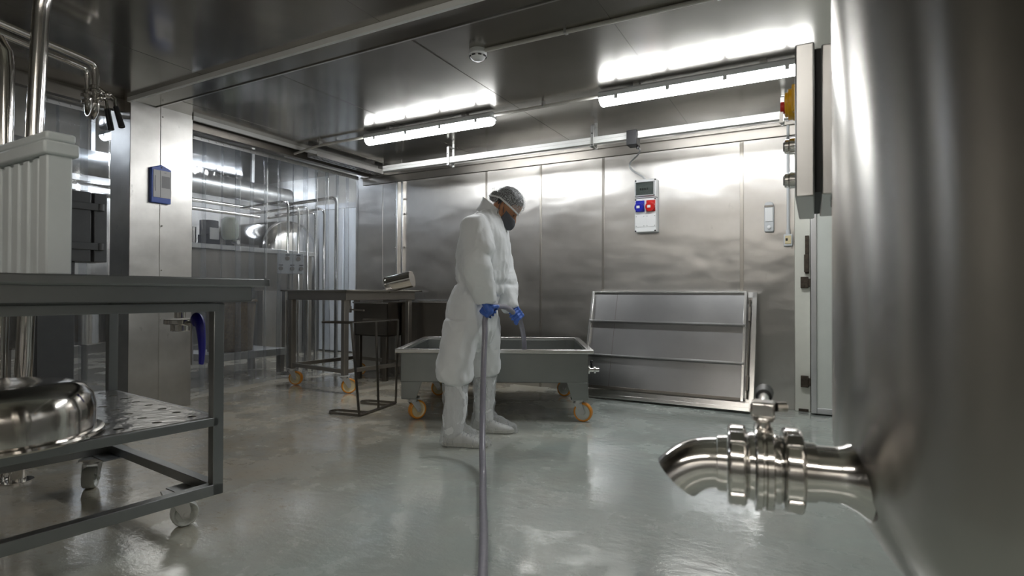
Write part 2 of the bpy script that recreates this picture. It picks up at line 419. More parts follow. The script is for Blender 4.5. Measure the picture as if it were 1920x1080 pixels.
# ------------------------------------------------------------------ lamps and ceiling services
def batten(x0, x1, y, z, label, grp=None, em='lampglass', along='x'):
    t = thing('batten_lamp', label, 'ceiling light', ((x0+x1)/2, y, z), 0 if along == 'x' else PI/2, grp)
    L = (x1-x0)
    prof = [(-.055, .0), (-.05, .035), (-.03, .05), (.03, .05), (.05, .035), (.055, .0)]
    MB().rings([[(s*L/2, a, b+.035) for a, b in prof] for s in (-1, 1)]).build('housing', 'greyplas', t, .004)
    d = MB(); rs = []
    for s, k in ((-1, .5), (-.985, .9), (-.97, 1), (.97, 1), (.985, .9), (1, .5)):
        rs.append([(s*L/2, .05*math.cos(a)*k, .035+.052*math.sin(a)*k) for a in [PI+PI*i/12 for i in range(13)]])
    d.rings(rs); d.build('diffuser', em, t)
    for s in (-.8, -.27, .27, .8): MB().span((s*L/2-.012, -.058, .01), (s*L/2+.012, -.05, .05)).build('clip', 'greyplas', t)
    for s in (-.6, .6): MB().span((s*L/2-.02, -.03, .085), (s*L/2+.02, .03, .101)).build('bracket', 'galv', t)
    return t
ZL = H-.101
batten(-3.575, -2.24, 3.83, ZL, 'lit batten light over the trough, left of the two on the far ceiling')
batten(-1.345, .0, 3.82, ZL, 'lit batten light on the ceiling just left of the control box by the tank')
batten(-1.6, -.25, -.9, ZL, 'lit warm batten light on the near ceiling above the camera side', 'near ceiling lights', 'lampwarm')
batten(.1, 1.45, -.9, ZL, 'lit warm batten light on the near ceiling above the camera side', 'near ceiling lights', 'lampwarm')
for i, (x, y) in enumerate(((-8.3, 5.3), (-7.2, 1.2), (-6.6, 3.42), (-5.22, 5.72))):
    batten(x-.65, x+.65, y, 2.699, 'cool lit batten light, one of the real and added ones in the room beyond the strip curtains', 'lights in the far room', 'lampadded' if i == 3 else 'lampblue', 'x' if i == 2 else 'y')  # last one is added, hidden behind the back wall, to brighten the far door
# conduit feeding the lamps
def pipe_thing(name, label, cat, pts, r, mat, n=10, clips=(), group=None):
    t = thing(name, label, cat, pts[0], 0, group); o = V(pts[0])
    MB().tube([V(p)-o for p in pts], r, n).build('pipe', mat, t)
    for cpt in clips:
        q = V(cpt)-o; MB().box(q+V((0, 0, .012)), (.014, 2*r+.014, 2*r+.02)).build('clip', 'galv', t)
    return t
pipe_thing('cable_conduit', 'thin grey conduit running from the curtain header to the left ceiling light', 'conduit',
           spline([(-4.75, 3.90, 2.32), (-4.5, 3.88, 2.335), (-4.2, 3.84, 2.35), (-3.9, 3.835, 2.352), (-3.585, 3.83, 2.35)], 4), .012, 'greypipe', 10, [(-4.18, 3.84, 2.355)])
pipe_thing('cable_conduit', 'thin grey conduit joining the two lit ceiling lights', 'conduit',
           [(-2.23, 3.83, 2.35), (-1.8, 3.83, 2.352), (-1.355, 3.82, 2.35)], .012, 'greypipe', 10, [(-1.8, 3.83, 2.357)])
pipe_thing('cable_conduit', 'thin pale conduit on the ceiling leading to the smoke detector', 'conduit',
           [(-1.72, 2.83, 2.376), (-.9, 2.845, 2.376), (.8, 2.87, 2.376)], .012, 'greypipe', 10, [(-1.2, 2.84, 2.376), (-.4, 2.853, 2.376)])
t = thing('smoke_detector', 'round white smoke detector on the steel ceiling', 'smoke detector', (-1.765, 2.83, H))
MB().lathe([(.052, 0), (.054, -.03), (.05, -.036), (0, -.036)]).build('base', 'whiteplas', t, .002)
MB().lathe([(.04, -.034), (.046, -.045), (.036, -.058), (.02, -.066), (0, -.068)]).build('sensor_head', 'whiteplas', t)
for k in range(8):
    a = 2*PI*k/8; MB().box((.044*math.cos(a), .044*math.sin(a), -.043), (.016, .02, .006), Matrix.Rotation(a, 3, 'Z')).build('vent_slot', 'dark', t)
# white trunking hung below the ceiling
t = thing('cable_trunking', 'long white two-track cable trunking hung along the back wall', 'cable tray', (-3.93, 4.44, 2.19))
MB().span((0, 0, 0), (4.9, .012, .026)).span((0, 0, .03), (4.9, .012, .056)).span((0, .004, 0), (4.9, .05, .056)).build('track', 'whitemetal', t, .002)
for x in (.83, 2.30, 3.74):
    b = MB().span((x-.012, -.012, -.03), (x+.012, -.002, .16)).span((x-.012, -.012, .15), (x+.012, .09, .16)).span((x-.012, .08, -.03), (x+.012, .09, .198)).span((x-.012, -.012, -.03), (x+.012, .06, -.022))
    h = b.build('hanger', 'galv', t, .001)
    for z in (-.012, .085): MB().cyl((x, -.011, z), (x, -.016, z), .006, 10).build('bolt', 'dark', h)
t = thing('junction_box', 'square black junction box clipped over the white trunking', 'junction box', (-1.285, 4.42, 2.13))
MB().span((-.042, -.02, 0), (.042, .09, .12)).build('body', 'darkplas', t, .004)
MB().cyl((.03, .06, -.02), (.03, .06, 0), .012).build('gland', 'darkplas', t)
tag(MB().tube(spline([(-1.255, 4.48, 2.115), (-1.27, 4.6, 2.13), (-1.37, 4.9, 2.17), (-1.462, 4.96, 2.11), (-1.44, 4.97, 2.05), (-1.35, 4.955, 1.985), (-1.315, 4.95, 1.945)], 8), .008, 8).build('power_cable', 'greyplas'), 'grey cable looping from the black junction box down to the socket box', 'cable')

# perforated strip tray by the curtain header
def slotted(name, x, y0, y1, z, w, mat, label):
    b = MB(); n = int((y1-y0)/.06)
    for k in range(n):
        y = y0+k*(y1-y0)/n; d = (y1-y0)/n
        b.span((x, y, z), (x+w*.25, y+d, z+.003)).span((x+w*.45, y, z), (x+w*.6, y+d, z+.003)).span((x+w*.8, y, z), (x+w, y+d, z+.003))
        b.span((x, y, z), (x+w, y+d*.3, z+.003))
    b.span((x-.003, y0, z), (x, y1, z+.05)).span((x+w, y0, z), (x+w+.003, y1, z+.05))
    return tag(b.build(name, mat), label, 'cable tray')
slotted('perforated_tray', -4.50, 3.97, 4.95, 2.30, .13, 'galv', 'dark perforated metal tray under the ceiling at the curtain corner')

# ------------------------------------------------------------------ things on the back wall
t = thing('socket_board', 'grey wall socket board with one blue and one red industrial socket', 'electrical panel', (-1.305, YB-.001, 1.71))
w2, d2, h2 = .097, .105, .235
MB().span((-w2, -.05, -h2), (w2, 0, h2)).build('back_box', 'greyplas', t, .006)
MB().span((-w2, -d2, -h2), (w2, -.052, .065)).build('front_cover', 'whiteplas', t, .006)
br = MB().span((-w2, -d2, .071), (w2, -.052, h2)).build('breaker_cover', 'whiteplas', t, .006)
MB().span((-.082, -d2-.002, .092), (.078, -d2+.004, .205)).build('breaker_recess', 'print', br)
MB().span((-.055, -d2-.006, .125), (.03, -d2-.001, .165)).build('breaker_body', 'greyplas', br)
for i in range(4): MB().span((-.046+i*.02, -d2-.016, .137), (-.034+i*.02, -d2-.005, .155)).build('breaker_toggle', 'darkplas', br)
MB().span((-.087, -d2-.02, .086), (.083, -d2-.017, .212)).build('window', 'lens', br)
fr_ = MB()
for a, b in (((-.087, .086), (.083, .092)), ((-.087, .206), (.083, .212)), ((-.087, .086), (-.081, .212)), ((.077, .086), (.083, .212))):
    fr_.span((a[0], -d2-.021, a[1]), (b[0], -d2, b[1]))
fr_.build('window_frame', 'greyplas', br)
for x, mt_, nm, lb in ((-.046, 'socketblue', 'socket', 'blue industrial socket'), (.05, 'socketred', 'socket', 'red industrial socket')):
    so = MB().span((x-.04, -d2-.01, -.055), (x+.04, -d2, .045)).build(nm, mt_, t, .005, label=lb)
    Mx = Matrix.Translation((x, -d2-.008, -.01)) @ Matrix.Rotation(PI/2, 4, 'X') @ Matrix.Rotation(.25, 4, 'X')
    MB().lathe([(.040, -.005), (.042, .02), (.042, .034), (.038, .04), (0, .04)], 24, Mx).build('flap', mt_, so, .002)
    MB().box((x-.006, -d2-.05, -.016), (.028, .003, .022)).build('rating_label', 'paper', so)
for x in (-.046, .05):
    pl = MB().span((x-.04, -d2-.004, -.19), (x+.04, -d2, -.085)).build('blank_plate', 'whiteplas', t, .002)
    for dx in (-.034, .034):
        for dz in (-.18, -.095): MB().cyl((x+dx, -d2-.006, dz), (x+dx, -d2-.003, dz), .003, 8).build('screw', 'dark', pl)
for x, z in ((-.087, .225), (.087, .225), (-.087, .055), (.087, .055), (-.087, -.225), (.087, -.225)):
    MB().cyl((x, -d2-.003, z), (x, -d2+.002, z), .007, 10).build('cover_screw', 'darkplas', t)
t = thing('soap_dispenser', 'small white wall dispenser with a clear window right of the socket board', 'dispenser', (-.31, YB-.001, 1.555))
prof = [(-.036, -.11), (-.03, -.122), (.03, -.122), (.036, -.11), (.036, .09), (.03, .112), (.015, .122), (-.015, .122), (-.03, .112), (-.036, .09)]
MB().prism(prof, .05, (0, 0, 0), (1, 0, 0), (0, 0, 1)).build('body', 'greyplas', t, .006)
MB().span((-.028, -.056, -.04), (.028, -.05, .075)).build('window', 'whiteplas', t, .006)
MB().span((-.034, -.054, .078), (.034, -.049, .094)).build('band', 'darksteel', t, .002)
MB().lathe([(.014, 0), (.014, .012), (0, .016)], 16, Matrix.Translation((0, -.05, -.085)) @ Matrix.Rotation(PI/2, 4, 'X')).build('button', 'whiteplas', t)
t = thing('wall_switch', 'small grey switch box below a thin conduit beside the door frame', 'switch', (-.172, YB-.001, 1.36))
MB().span((-.032, -.045, -.048), (.032, 0, .048)).build('body', 'greyplas', t, .006)
MB().span((-.022, -.05, -.03), (.022, -.044, .036)).build('rocker_plate', 'cream', t, .002)
MB().span((-.018, -.053, -.006), (-.002, -.049, .014)).build('rocker', 'dark', t, .002)
MB().tube([(0, -.025, .048), (0, -.025, 1.0)], .011, 10).cyl((0, -.025, .045), (0, -.025, .085), .016).build('conduit', 'greyplas', t)

# clipboard holder on the column
t = thing('document_holder', 'blue document holder with a white printed sheet on the steel column', 'clipboard', (XL, 2.525, 1.775))
prof = [(-.075, -.15), (.075, -.15), (.075, .12), (.0, .15), (-.075, .12)]
MB().prism(prof, .03, (.0, 0, 0), (0, 1, 0), (0, 0, 1)).build('case', 'blueplas', t, .004)
pp = MB().span((.029, -.062, -.108), (.034, .073, .105)).build('sheet', 'paper', t)
MB().span((.034, -.012, -.108), (.0355, -.009, .105)).span((.034, -.052, -.06), (.0352, -.046, .06)).span((.034, .0, -.03), (.0352, .064, .062)).span((.034, .02, .088), (.0352, .034, .092)).build('printing', 'print', pp)
MB().cyl((.03, 0, .128), (.032, 0, .128), .006, 10).build('hanging_hole', 'darkplas', t)

# ------------------------------------------------------------------ leaning grating panel
t = thing('leaning_rack', 'large framed steel panel with two ribs leaning on the back wall', 'panel')
a = V((-1.81, 4.70, .012)); W_, L_ = 1.41, .965
tilt = math.atan2(.90, .275)
t.location = a; t.rotation_euler = (tilt, 0, -.018)
# local: x along the floor, y up the slope, z towards the room
def sheet_(x0, y0, x1, y1, z0, z1): return MB().span((x0, y0, z0), (x1, y1, z1))
sheet_(.02, .09, 1.32, L_-.012, .02, .032).build('sheet', 'rack', t, .002)
ribs = []
for y in (.365, .675):
    sheet_(.01, y-.008, 1.335, y+.008, .030, .088).build('rib', 'rack', t, .004)
b = sheet_(.0, .07, .022, L_, .0, .06); b.build('side_rail', 'bright', t, .003)
sheet_(1.315, .07, 1.338, L_, .0, .06).build('side_rail', 'bright', t, .003)
sheet_(.0, L_-.014, 1.34, L_, .0, .055).build('top_rail', 'bright', t, .003)
sheet_(.0, .075, 1.34, .10, .0, .045).build('bottom_rail', 'darksteel', t, .003)
fo = MB().span((0, .0, -.02), (W_, .075, .0)).span((0, .0, 0), (W_, .03, .03)).span((1.375, 0, -.02), (W_, L_, .03)).span((1.34, L_-.05, -.02), (W_, L_, .03)).span((0, 0, -.025), (W_, L_, -.02))
fo.build('outer_frame', 'bright', t, .003)
MB().cyl((1.357, .1, .012), (1.357, L_-.06, .012), .007, 10).build('hinge_rod', 'darksteel', t)
for y in (.22, .78): MB().span((1.347, y-.06, .004), (1.368, y+.06, .034)).build('hook', 'darksteel', t, .004)
jn = MB().span((.235, .1, .032), (.238, L_-.02, .0335)); jn.build('joint_line', 'darksteel', t)

# ------------------------------------------------------------------ sink against the back wall
t = thing('steel_sink', 'dark steel sink unit standing against the back wall behind the carts', 'sink', (-3.63, 4.72, 0))
bs = MB()
def basin(mb, x0, x1, y0, y1, z0, z1, th=.012):
    mb.span((x0, y0, z0), (x1, y0+th, z1)).span((x0, y1-th, z0), (x1, y1, z1)).span((x0, y0, z0), (x0+th, y1, z1)).span((x1-th, y0, z0), (x1, y1, z1)).span((x0, y0, z0), (x1, y1, z0+th))
    return mb
basin(MB(), -.73, -.28, -.22, .25, .47, .83).build('basin', 'darksteel', t, .003)
basin(MB(), -.26, .72, -.02, .25, .12, .83).build('basin', 'darksteel', t, .003)
MB().span((-.75, .25, .47), (.74, .27, .85)).build('splashback', 'darksteel', t)
MB().span((-.28, -.03, .825), (.74, -.015, .845)).span((-.75, -.24, .815), (-.26, -.22, .83)).span((-.28, .235, .84), (.74, .27, .852)).build('rim', 'bright', t, .002)
for x, y in ((-.70, -.19), (-.33, -.19), (-.70, .2), (-.24, .2), (.69, .2), (.69, .0), (-.24, .01)):
    MB().span((x-.03, y-.02, 0), (x+.03, y+.02, .49)).build('leg', 'darksteel', t, .003)

# ------------------------------------------------------------------ casters
_casters = {}
def caster(parent, loc, rz, R, Hh, tyre, hub, tw=.042, plate=.09):
    key = (R, Hh, tyre, hub, tw)
    if key in _casters:
        c_ = copy_tree(_casters[key], parent); c_.location = loc; c_.rotation_euler = (0, 0, rz); return c_
    off = R*.55; za = -(Hh-R)
    b = MB().box((0, 0, -.004), (plate, plate*.85, .008)).cyl((0, 0, -.008), (0, 0, -.026), plate*.38, 18)
    for s in (-1, 1):
        y = s*(tw/2+.006)
        poly = [(-.030, -.022), (.036, -.022), (off+.018, za+.012), (off+.012, za-.016), (off-.012, za-.016), (off-.022, za+.004)]
        b.prism(poly, .004, (0, y+.002, 0), (1, 0, 0), (0, 0, 1))
    b.span((-.030, -tw/2-.008, -.028), (.036, tw/2+.008, -.022)).cyl((off, -tw/2-.012, za), (off, tw/2+.012, za), .009, 12)
    o = b.build('caster', 'galv', parent, .0015, loc=loc, rot=(0, 0, rz))
    mt_ = Matrix.Translation((off, 0, za)) @ Matrix.Rotation(PI/2, 4, 'X')
    MB().lathe([(.0, tw*.36), (R*.25, tw*.40), (R*.3, tw*.25), (R*.66, tw*.25), (R*.80, tw*.42), (R*.80, -tw*.42), (R*.66, -tw*.25), (R*.3, -tw*.25), (R*.25, -tw*.40), (0, -tw*.36)], 32, mt_).build('wheel_hub', hub, o)
    ty = MB(); n = 48; pr = [(.79, .46), (.90, .5), (.98, .40), (1, .0), (.98, -.40), (.90, -.5), (.79, -.46)]
    rs = []
    for rr, zz in pr: rs.append([mt_ @ V((R*(rr-(.025 if (k % 2 and abs(zz) < .45) else 0))*math.cos(2*PI*k/n), R*(rr-(.025 if (k % 2 and abs(zz) < .45) else 0))*math.sin(2*PI*k/n), zz*tw)) for k in range(n)])
    ty.rings(rs+[rs[0]], False); bmesh.ops.remove_doubles(ty.bm, verts=ty.bm.verts, dist=1e-6)
    ty.build('tyre', tyre, o)
    _casters[key] = o; return o

# ------------------------------------------------------------------ trough on wheels
t = thing('wheeled_trough', 'low rectangular steel trough on yellow-rimmed wheels in front of the worker', 'trough', (-2.269, 3.966, 0), .468)
hx, hy, zr = .7125, .585, .526
b = MB()
for z0, z1, ix, th in ((.285, zr-.002, .035, .008),):
    basin(b, -hx+ix, hx-ix, -hy+ix, hy-ix, z0, z1, th)
b.build('tub', 'trough', t, .003)
rm = MB()
for s in (-1, 1):
    rm.span((-hx, s*hy, zr-.028), (hx, s*(hy-.045), zr)).span((s*hx, -hy+.045, zr-.028), (s*(hx-.045), hy-.045, zr))
rm.build('rim', 'bright', t, .004)
for sx in (-1, 1):
    for sy in (-1, 1):
        x, y = sx*(hx-.04), sy*(hy-.04)
        lg = MB().prism([(0, .165), (-sx*.11, .165), (-sx*.15, .287), (0, .287)] if sx > 0 else [(0, .287), (.15, .287), (.11, .165), (0, .165)], .006*1, (x, y, 0), (1, 0, 0), (0, 0, 1))
        lg.prism([(0, .165), (-sy*.10, .165), (-sy*.13, .287), (0, .287)], .006, (x, y, 0), (0, 1, 0), (0, 0, 1))
        lg.span((x, y, .158), (x-sx*.115, y-sy*.105, .166))
        lg.build('leg', 'trough', t, .002)
for (x, y, rz) in ((-.60, -.49, .75), (.61, -.49, -.42), (.61, .47, 2.6), (-.60, .47, .2)):
    caster(t, (x, y, .158), rz, .07, .158, 'orange', 'cream' if x < 0 else 'palewheel')
tp = MB().cyl((hx-.036, -.40, .36), (hx+.06, -.40, .36), .016, 16).cyl((hx-.02, -.40, .36), (hx-.01, -.40, .36), .03, 16).cyl((hx+.02, -.40, .36), (hx+.035, -.40, .36), .026, 16).build('drain_tap', 'polish', t)
MB().cyl((hx+.005, -.40, .37), (hx+.005, -.40, .42), .008, 12).ball((hx+.005, -.40, .42), .014, 10).build('tap_lever', 'darkplas', tp)

# ------------------------------------------------------------------ draining cart behind
t = thing('wheeled_cart', 'tall steel draining cart on orange wheels by the strip curtain', 'cart', (-4.152, 4.235, 0), -.126)
lx, ly, zt = .413, .40, .955
for sx in (-1, 1):
    for sy in (-1, 1):
        MB().span((sx*lx-.025, sy*ly-.025, .165), (sx*lx+.025, sy*ly+.025, .88)).build('leg', 'cart', t, .003)
basin(MB(), -lx-.03, lx+.055, -ly-.035, ly+.035, .858, zt-.006, .008).build('tray', 'cart', t, .003)
rm = MB()
X0, X1, Y0, Y1 = -lx-.10, lx+.12, -ly-.075, ly+.075
rm.span((X0, Y0, zt-.016), (X1, Y0+.045, zt)).span((X0, Y1-.045, zt-.016), (X1, Y1, zt)).span((X0, Y0, zt-.016), (X0+.07, Y1, zt)).span((X1-.07, Y0, zt-.016), (X1, Y1, zt))
rm.build('rim', 'cart', t, .003)
for s in (-1, 1):
    MB().span((-lx, s*ly-.018, .185), (lx, s*ly+.018, .222)).build('rail', 'cart', t, .002)
    MB().span((s*lx-.018, -ly, .185), (s*lx+.018, ly, .222)).build('rail', 'cart', t, .002)
for (x, y, rz) in ((-lx, -ly, .55), (lx, -ly, 1.05), (lx, ly, .9), (-lx, ly, 1.2)):
    caster(t, (x, y, .167), rz, .07, .167, 'orange', 'cream')
MB().cyl((lx-.10, -ly+.12, .80), (lx-.10, -ly+.12, .86), .02).cyl((lx-.10, -ly+.12, .74), (lx-.10, -ly+.12, .80), .028).cyl((lx-.08, -ly+.12, .77), (lx+.12, -ly+.12, .765), .008).build('drain_valve', 'cart', t)
# cylindrical mould lying on it
t = thing('steel_mould', 'short polished steel cylinder lying tilted on the draining cart', 'mould', (-3.575, 4.30, .965))
ax = V((.93, .30, .22)).normalized(); q = ax.to_track_quat('Z', 'Y').to_matrix().to_4x4()
MB().lathe([(.078, -.13), (.08, -.13), (.08, .13), (.0, .13), (0, .125), (.076, .125), (.076, -.13)], 40, Matrix.Translation((0, 0, .073)) @ q).build('shell', 'polish', t)
MB().lathe([(.079, -.134), (.085, -.134), (.085, -.122), (.079, -.122)], 40, Matrix.Translation((0, 0, .073)) @ q, closed=True).build('rolled_rim', 'polish', t)

# ------------------------------------------------------------------ flat bar stand on the floor
t = thing('bar_stand', 'open flat-bar metal floor stand with looped ends between cart and trough', 'stand', (-3.02, 3.37, 0), 0)
def fb(mb, pts, w=.006, h=.022, vert=True):
    pts = [V(p) for p in pts]
    for p, q in zip(pts, pts[1:]):
        mb.bar(p, q, w, h)
    return mb
A0 = V((.035, -.24, .012)); A1 = V((-.045, .27, .012)); ud = (A1-A0).normalized(); nd = V((-ud.y, ud.x, 0))
def loop(c, s, z):   # U-shaped loop starting at c, leaning out to nd side
    c = V((c.x, c.y, z)); d = ud*s
    pts = [c, c+nd*.22+d*.005]; cc = c+nd*.22-d*.055*-1
    pts = [c]+arc(c+nd*.24+ud*s*.055, .055, -PI/2, PI/2, 8, nd, ud*s)+[c+ud*s*.11]
    return pts
bm_ = MB(); fb(bm_, [A0, A1], .022, .009); bm_.build('base_bar', 'darksteel', t)
for c, s in ((A0, 1), (A1, -1)):
    fb(MB(), loop(c, s, .012), .008, .018).build('base_loop', 'darksteel', t)
T0, T1 = A0+V((-.055, -.03, .69)), A1+V((.02, -.0, .69))
fb(MB(), [T0, T1], .022, .006).build('top_bar', 'darksteel', t)
for c, s in ((T0, 1), (T1, -1)):
    fb(MB(), loop(c, s, c.z), .005, .014).build('top_loop', 'darksteel', t)
for k in (0.0, .5, 1.0):
    p, q = A0.lerp(A1, k), T0.lerp(T1, k)
    MB().bar(p, q, .026, .005, nd).build('upright', 'darksteel', t)

# ------------------------------------------------------------------ near work table
t = thing('steel_table', 'long wet steel draining table with holed shelf at the left edge', 'table', (-2.06, 1.375, 0), -.113)
# local: +y is the far end, x=0 is the near side leg line, table extends to -x and -y
TL, TW = 2.6, 1.0
rim_x0, rim_x1, ry1, ry0 = -TW-.10, .10, .164, -TL-.16
zt = .984
rm = MB()
rm.span((rim_x0, ry0, zt-.03), (rim_x1, ry0+.03, zt)).span((rim_x0, ry1-.03, zt-.03), (rim_x1, ry1, zt)).span((rim_x0, ry0, zt-.03), (rim_x0+.03, ry1, zt)).span((rim_x1-.03, ry0, zt-.03), (rim_x1, ry1, zt))
rm.build('rim', 'table', t, .004)
basin(MB(), rim_x0+.03, rim_x1-.028, ry0+.07, ry1-.06, .892, zt-.03, .01).span((rim_x0+.02, ry0+.02, zt-.034), (rim_x1-.02, ry1-.02, zt-.022)).build('basin', 'table', t, .006)
for y in (0, -TL):
    for x in (0, -TW):
        MB().span((x-.02, y-.02, .142), (x+.02, y+.02, .885)).build('leg', 'table', t, .002)
for x in (0, -TW): MB().span((x-.022, -TL, .855), (x+.022, 0, .888)).build('top_rail', 'table', t, .002)
for y in (0, -TL): MB().span((-TW, y-.022, .855), (0, y+.022, .888)).build('top_rail', 'table', t, .002)
for x in (0, -TW): MB().span((x-.02, -TL, .142), (x+.02, .02, .184)).build('bottom_rail', 'table', t, .002)
for y in (0, -1.1, -TL): MB().span((-TW, y-.02, .145), (0, y+.02, .184)).build('bottom_rail', 'table', t, .002)
# shelf sheet with rows of drain holes
def holed(x0, x1, y0, y1, z, cell, hr, th=.004):
    b = bmesh.new(); nx, ny = round((x1-x0)/cell), round((y1-y0)/cell); cx, cy = (x1-x0)/nx, (y1-y0)/ny
    for i in range(nx):
        for j in range(ny):
            X, Y = x0+(i+.5)*cx, y0+(j+.5)*cy; inn = []; out = []
            for k in range(16):
                a = 2*PI*(k+.5)/16; c_, s_ = math.cos(a), math.sin(a); mx = max(abs(c_), abs(s_))
                kk = 2*PI*k/16
                inn.append(b.verts.new((X+hr*math.cos(kk), Y+hr*math.sin(kk), z)))
                c_, s_ = math.cos(kk), math.sin(kk); mx = max(abs(c_), abs(s_))
                out.append(b.verts.new((X+cx/2*c_/mx, Y+cy/2*s_/mx, z)))
            for k in range(16): b.faces.new((inn[k], inn[(k+1) % 16], out[(k+1) % 16], out[k]))
    bmesh.ops.remove_doubles(b, verts=b.verts, dist=1e-5)
    r = bmesh.ops.extrude_face_region(b, geom=b.faces[:])
    bmesh.ops.translate(b, vec=(0, 0, -th), verts=[v for v in r['geom'] if isinstance(v, bmesh.types.BMVert)])
    mb = MB(); mb.bm.free(); mb.bm = b; return mb
holed(-TW, 0, -TL, 0, .445, .125, .016).build('shelf', 'shelf', t)
for x in (0, -TW): MB().span((x-.02, -TL, .41), (x+.02, 0, .443)).build('shelf_rail', 'table', t, .002)
for y in (0, -TL): MB().span((-TW, y-.02, .41), (0, y+.02, .443)).build('shelf_rail', 'table', t, .002)
for (x, y, rz) in ((-.15, -.075, 1.3), (-.97, -.085, -.6), (-.11, -TL+.05, .2), (-.90, -TL+.05, 1)):
    caster(t, (x, y, .14), rz, .05, .14, 'palewheel', 'palewheel', .05, .10)
for (x, y) in ((-.15, -.075), (-.94, -.075)):
    MB().span((x-.07, y-.01, .138), (x+.13 if x > -.5 else x+.10, y+.07, .143)).build('caster_plate', 'table', t)
# drain valve with blue lever, hung under the basin
dv = MB()
dx, dy = -.30, .0
dv.cyl((dx, dy, .82), (dx, dy, .892), .022).cyl((dx, dy, .795), (dx, dy, .815), .06).cyl((dx, dy, .765), (dx, dy, .795), .036).cyl((dx+.04, dy, .80), (dx+.10, dy+.01, .80), .012)
dvo = dv.build('drain_valve', 'polish', t, .002)
ln = spline([(dx+.09, dy+.01, .815), (dx+.135, dy+.012, .81), (dx+.152, dy+.013, .76), (dx+.158, dy+.014, .69), (dx+.152, dy+.014, .635)], 5)
MB().bar((dx+.10, dy, .80), (dx+.105, dy, .63), .016, .004, (0, 1, 0)).build('lever_tongue', 'galv', dvo)
MB().tube(ln, [.020, .026, .03, .03, .029, .028, .027, .026, .025, .024, .023, .022, .021, .02, .019, .018, .017, .016, .016, .015, .013][:len(ln)], 12, sx=.6).build('lever_grip', 'bluehandle', dvo, label='dark blue lever grip')

# bowl turned over on the shelf
t = thing('steel_bowl', 'large shiny steel bowl turned upside down on the holed shelf', 'bowl', (-2.335, .80, .447))
MB().lathe([(.262, .004), (.262, .03), (.262, .09), (.252, .135), (.225, .165), (.19, .178), (.15, .182), (.10, .176), (0, .174)], 64).build('body', 'bowl', t, ang=1)
MB().lathe([(.258, .0), (.284, .0), (.288, .006), (.285, .014), (.276, .016), (.262, .018)], 64).build('flange', 'bowl', t)

# white plastic tray stood on edge on the table
t = thing('plastic_crate', 'milky white ribbed plastic tray standing on edge on the table top', 'crate', (-2.122, .842, zt+.0), 0)
ex = V((-.9989, .047, 0)).normalized(); ex = V((-.281, .008, 0)).normalized(); ey = V((-ex.y, ex.x, 0))*-1
if ey.y < 0: ey = -ey
ht = .455
MBc = MB()
def cb(mb, a0, a1, b0, b1, z0, z1):
    o = ex*((a0+a1)/2)+ey*((b0+b1)/2)+V((0, 0, (z0+z1)/2))
    return mb.box(o, (a1-a0, b1-b0, z1-z0), Matrix((ex, ey, V((0, 0, 1)))).transposed())
cb(MB(), .01, .50, .012, .055, .0, ht-.05).build('body', 'crate', t, .004)
tr_ = cb(MB(), -.016, .52, -.012, .085, ht-.075, ht-.03); cb(tr_, -.008, .51, -.004, .078, ht-.03, ht)
tr_.build('top_rim', 'crate', t, .008)
cb(MB(), -.004, .055, .0, .07, 0, ht-.07).build('corner_post', 'crate', t, .006)
for i in range(6):
    rb = MB()
    cb(rb, .070+i*.075, .112+i*.075, .004, .02, .0, ht-.075)
    rb.build('rib', 'crate', t, .006)

# ------------------------------------------------------------------ pipework at far left
def column_pipe(label, pts, r, name='steel_pipe'):
    t = thing(name, label, 'pipe', pts[0]); o = V(pts[0])
    MB().tube([V(p)-o for p in pts], r, 18).build('pipe', 'polish', t)
    MB().lathe([(r+.03, 0), (r+.03, .008), (r, .012)], 20).build('floor_flange', 'polish', t)
    return t
column_pipe('thick polished vertical pipe rising behind the table, right of the pair', [(-3.425, 1.255, 0), (-3.37, 1.258, .6), (-3.318, 1.27, 1.75), (-3.29, 1.277, 2.25), (-3.283, 1.279, 2.32), (-3.26, 1.285, H)], .035)
column_pipe('thick polished vertical pipe at the left picture edge with bent top', [(-3.50, 1.203, 0), (-3.477, 1.203, .7), (-3.452, 1.203, 1.75), (-3.447, 1.203, 2.0), (-3.452, 1.2, 2.09), (-3.48, 1.185, 2.15), (-3.56, 1.13, 2.18), (-3.9, .9, 2.2)], .033)
t = thing('valve_manifold', 'hanging pair of polished pipes with U-bend and two black valve levers', 'pipe valve', (-3.66, 1.68, 2.15))
o = V((-3.66, 1.68, 2.15))
def wp(pts): return [V(p)-o for p in pts]
pa = spline([(-3.46, 1.05, 2.245), (-3.56, 1.36, 2.25), (-3.635, 1.62, 2.25), (-3.65, 1.672, 2.235), (-3.652, 1.682, 2.19)], 5)+[V((-3.652, 1.682, 2.02))]
pb = spline([(-3.59, 1.08, 2.245), (-3.69, 1.38, 2.25), (-3.765, 1.64, 2.25), (-3.775, 1.69, 2.235), (-3.777, 1.70, 2.19)], 5)+[V((-3.777, 1.70, 2.02))]
MB().tube(wp(pa), .019, 14).build('pipe', 'polish', t); MB().tube(wp(pb), .019, 14).build('pipe', 'polish', t)
um = (V((-3.652, 1.682, 0))+V((-3.777, 1.70, 0)))/2; ux = (V((-3.652, 1.682, 0))-V((-3.777, 1.70, 0))); ur = ux.length/2
MB().tube([V(p)-o for p in arc(um+V((0, 0, 2.02)), ur, 0, -PI, 12, ux.normalized(), V((0, 0, 1)))], .019, 14).build('bend', 'polish', t)
for q in ((-3.652, 1.682), (-3.777, 1.70)):
    for z, r in ((2.11, .03), (2.085, .037), (2.05, .033)):
        MB().cyl(V((q[0], q[1], z-.01))-o, V((q[0], q[1], z+.012))-o, r).build('union_nut', 'polish', t, .003)
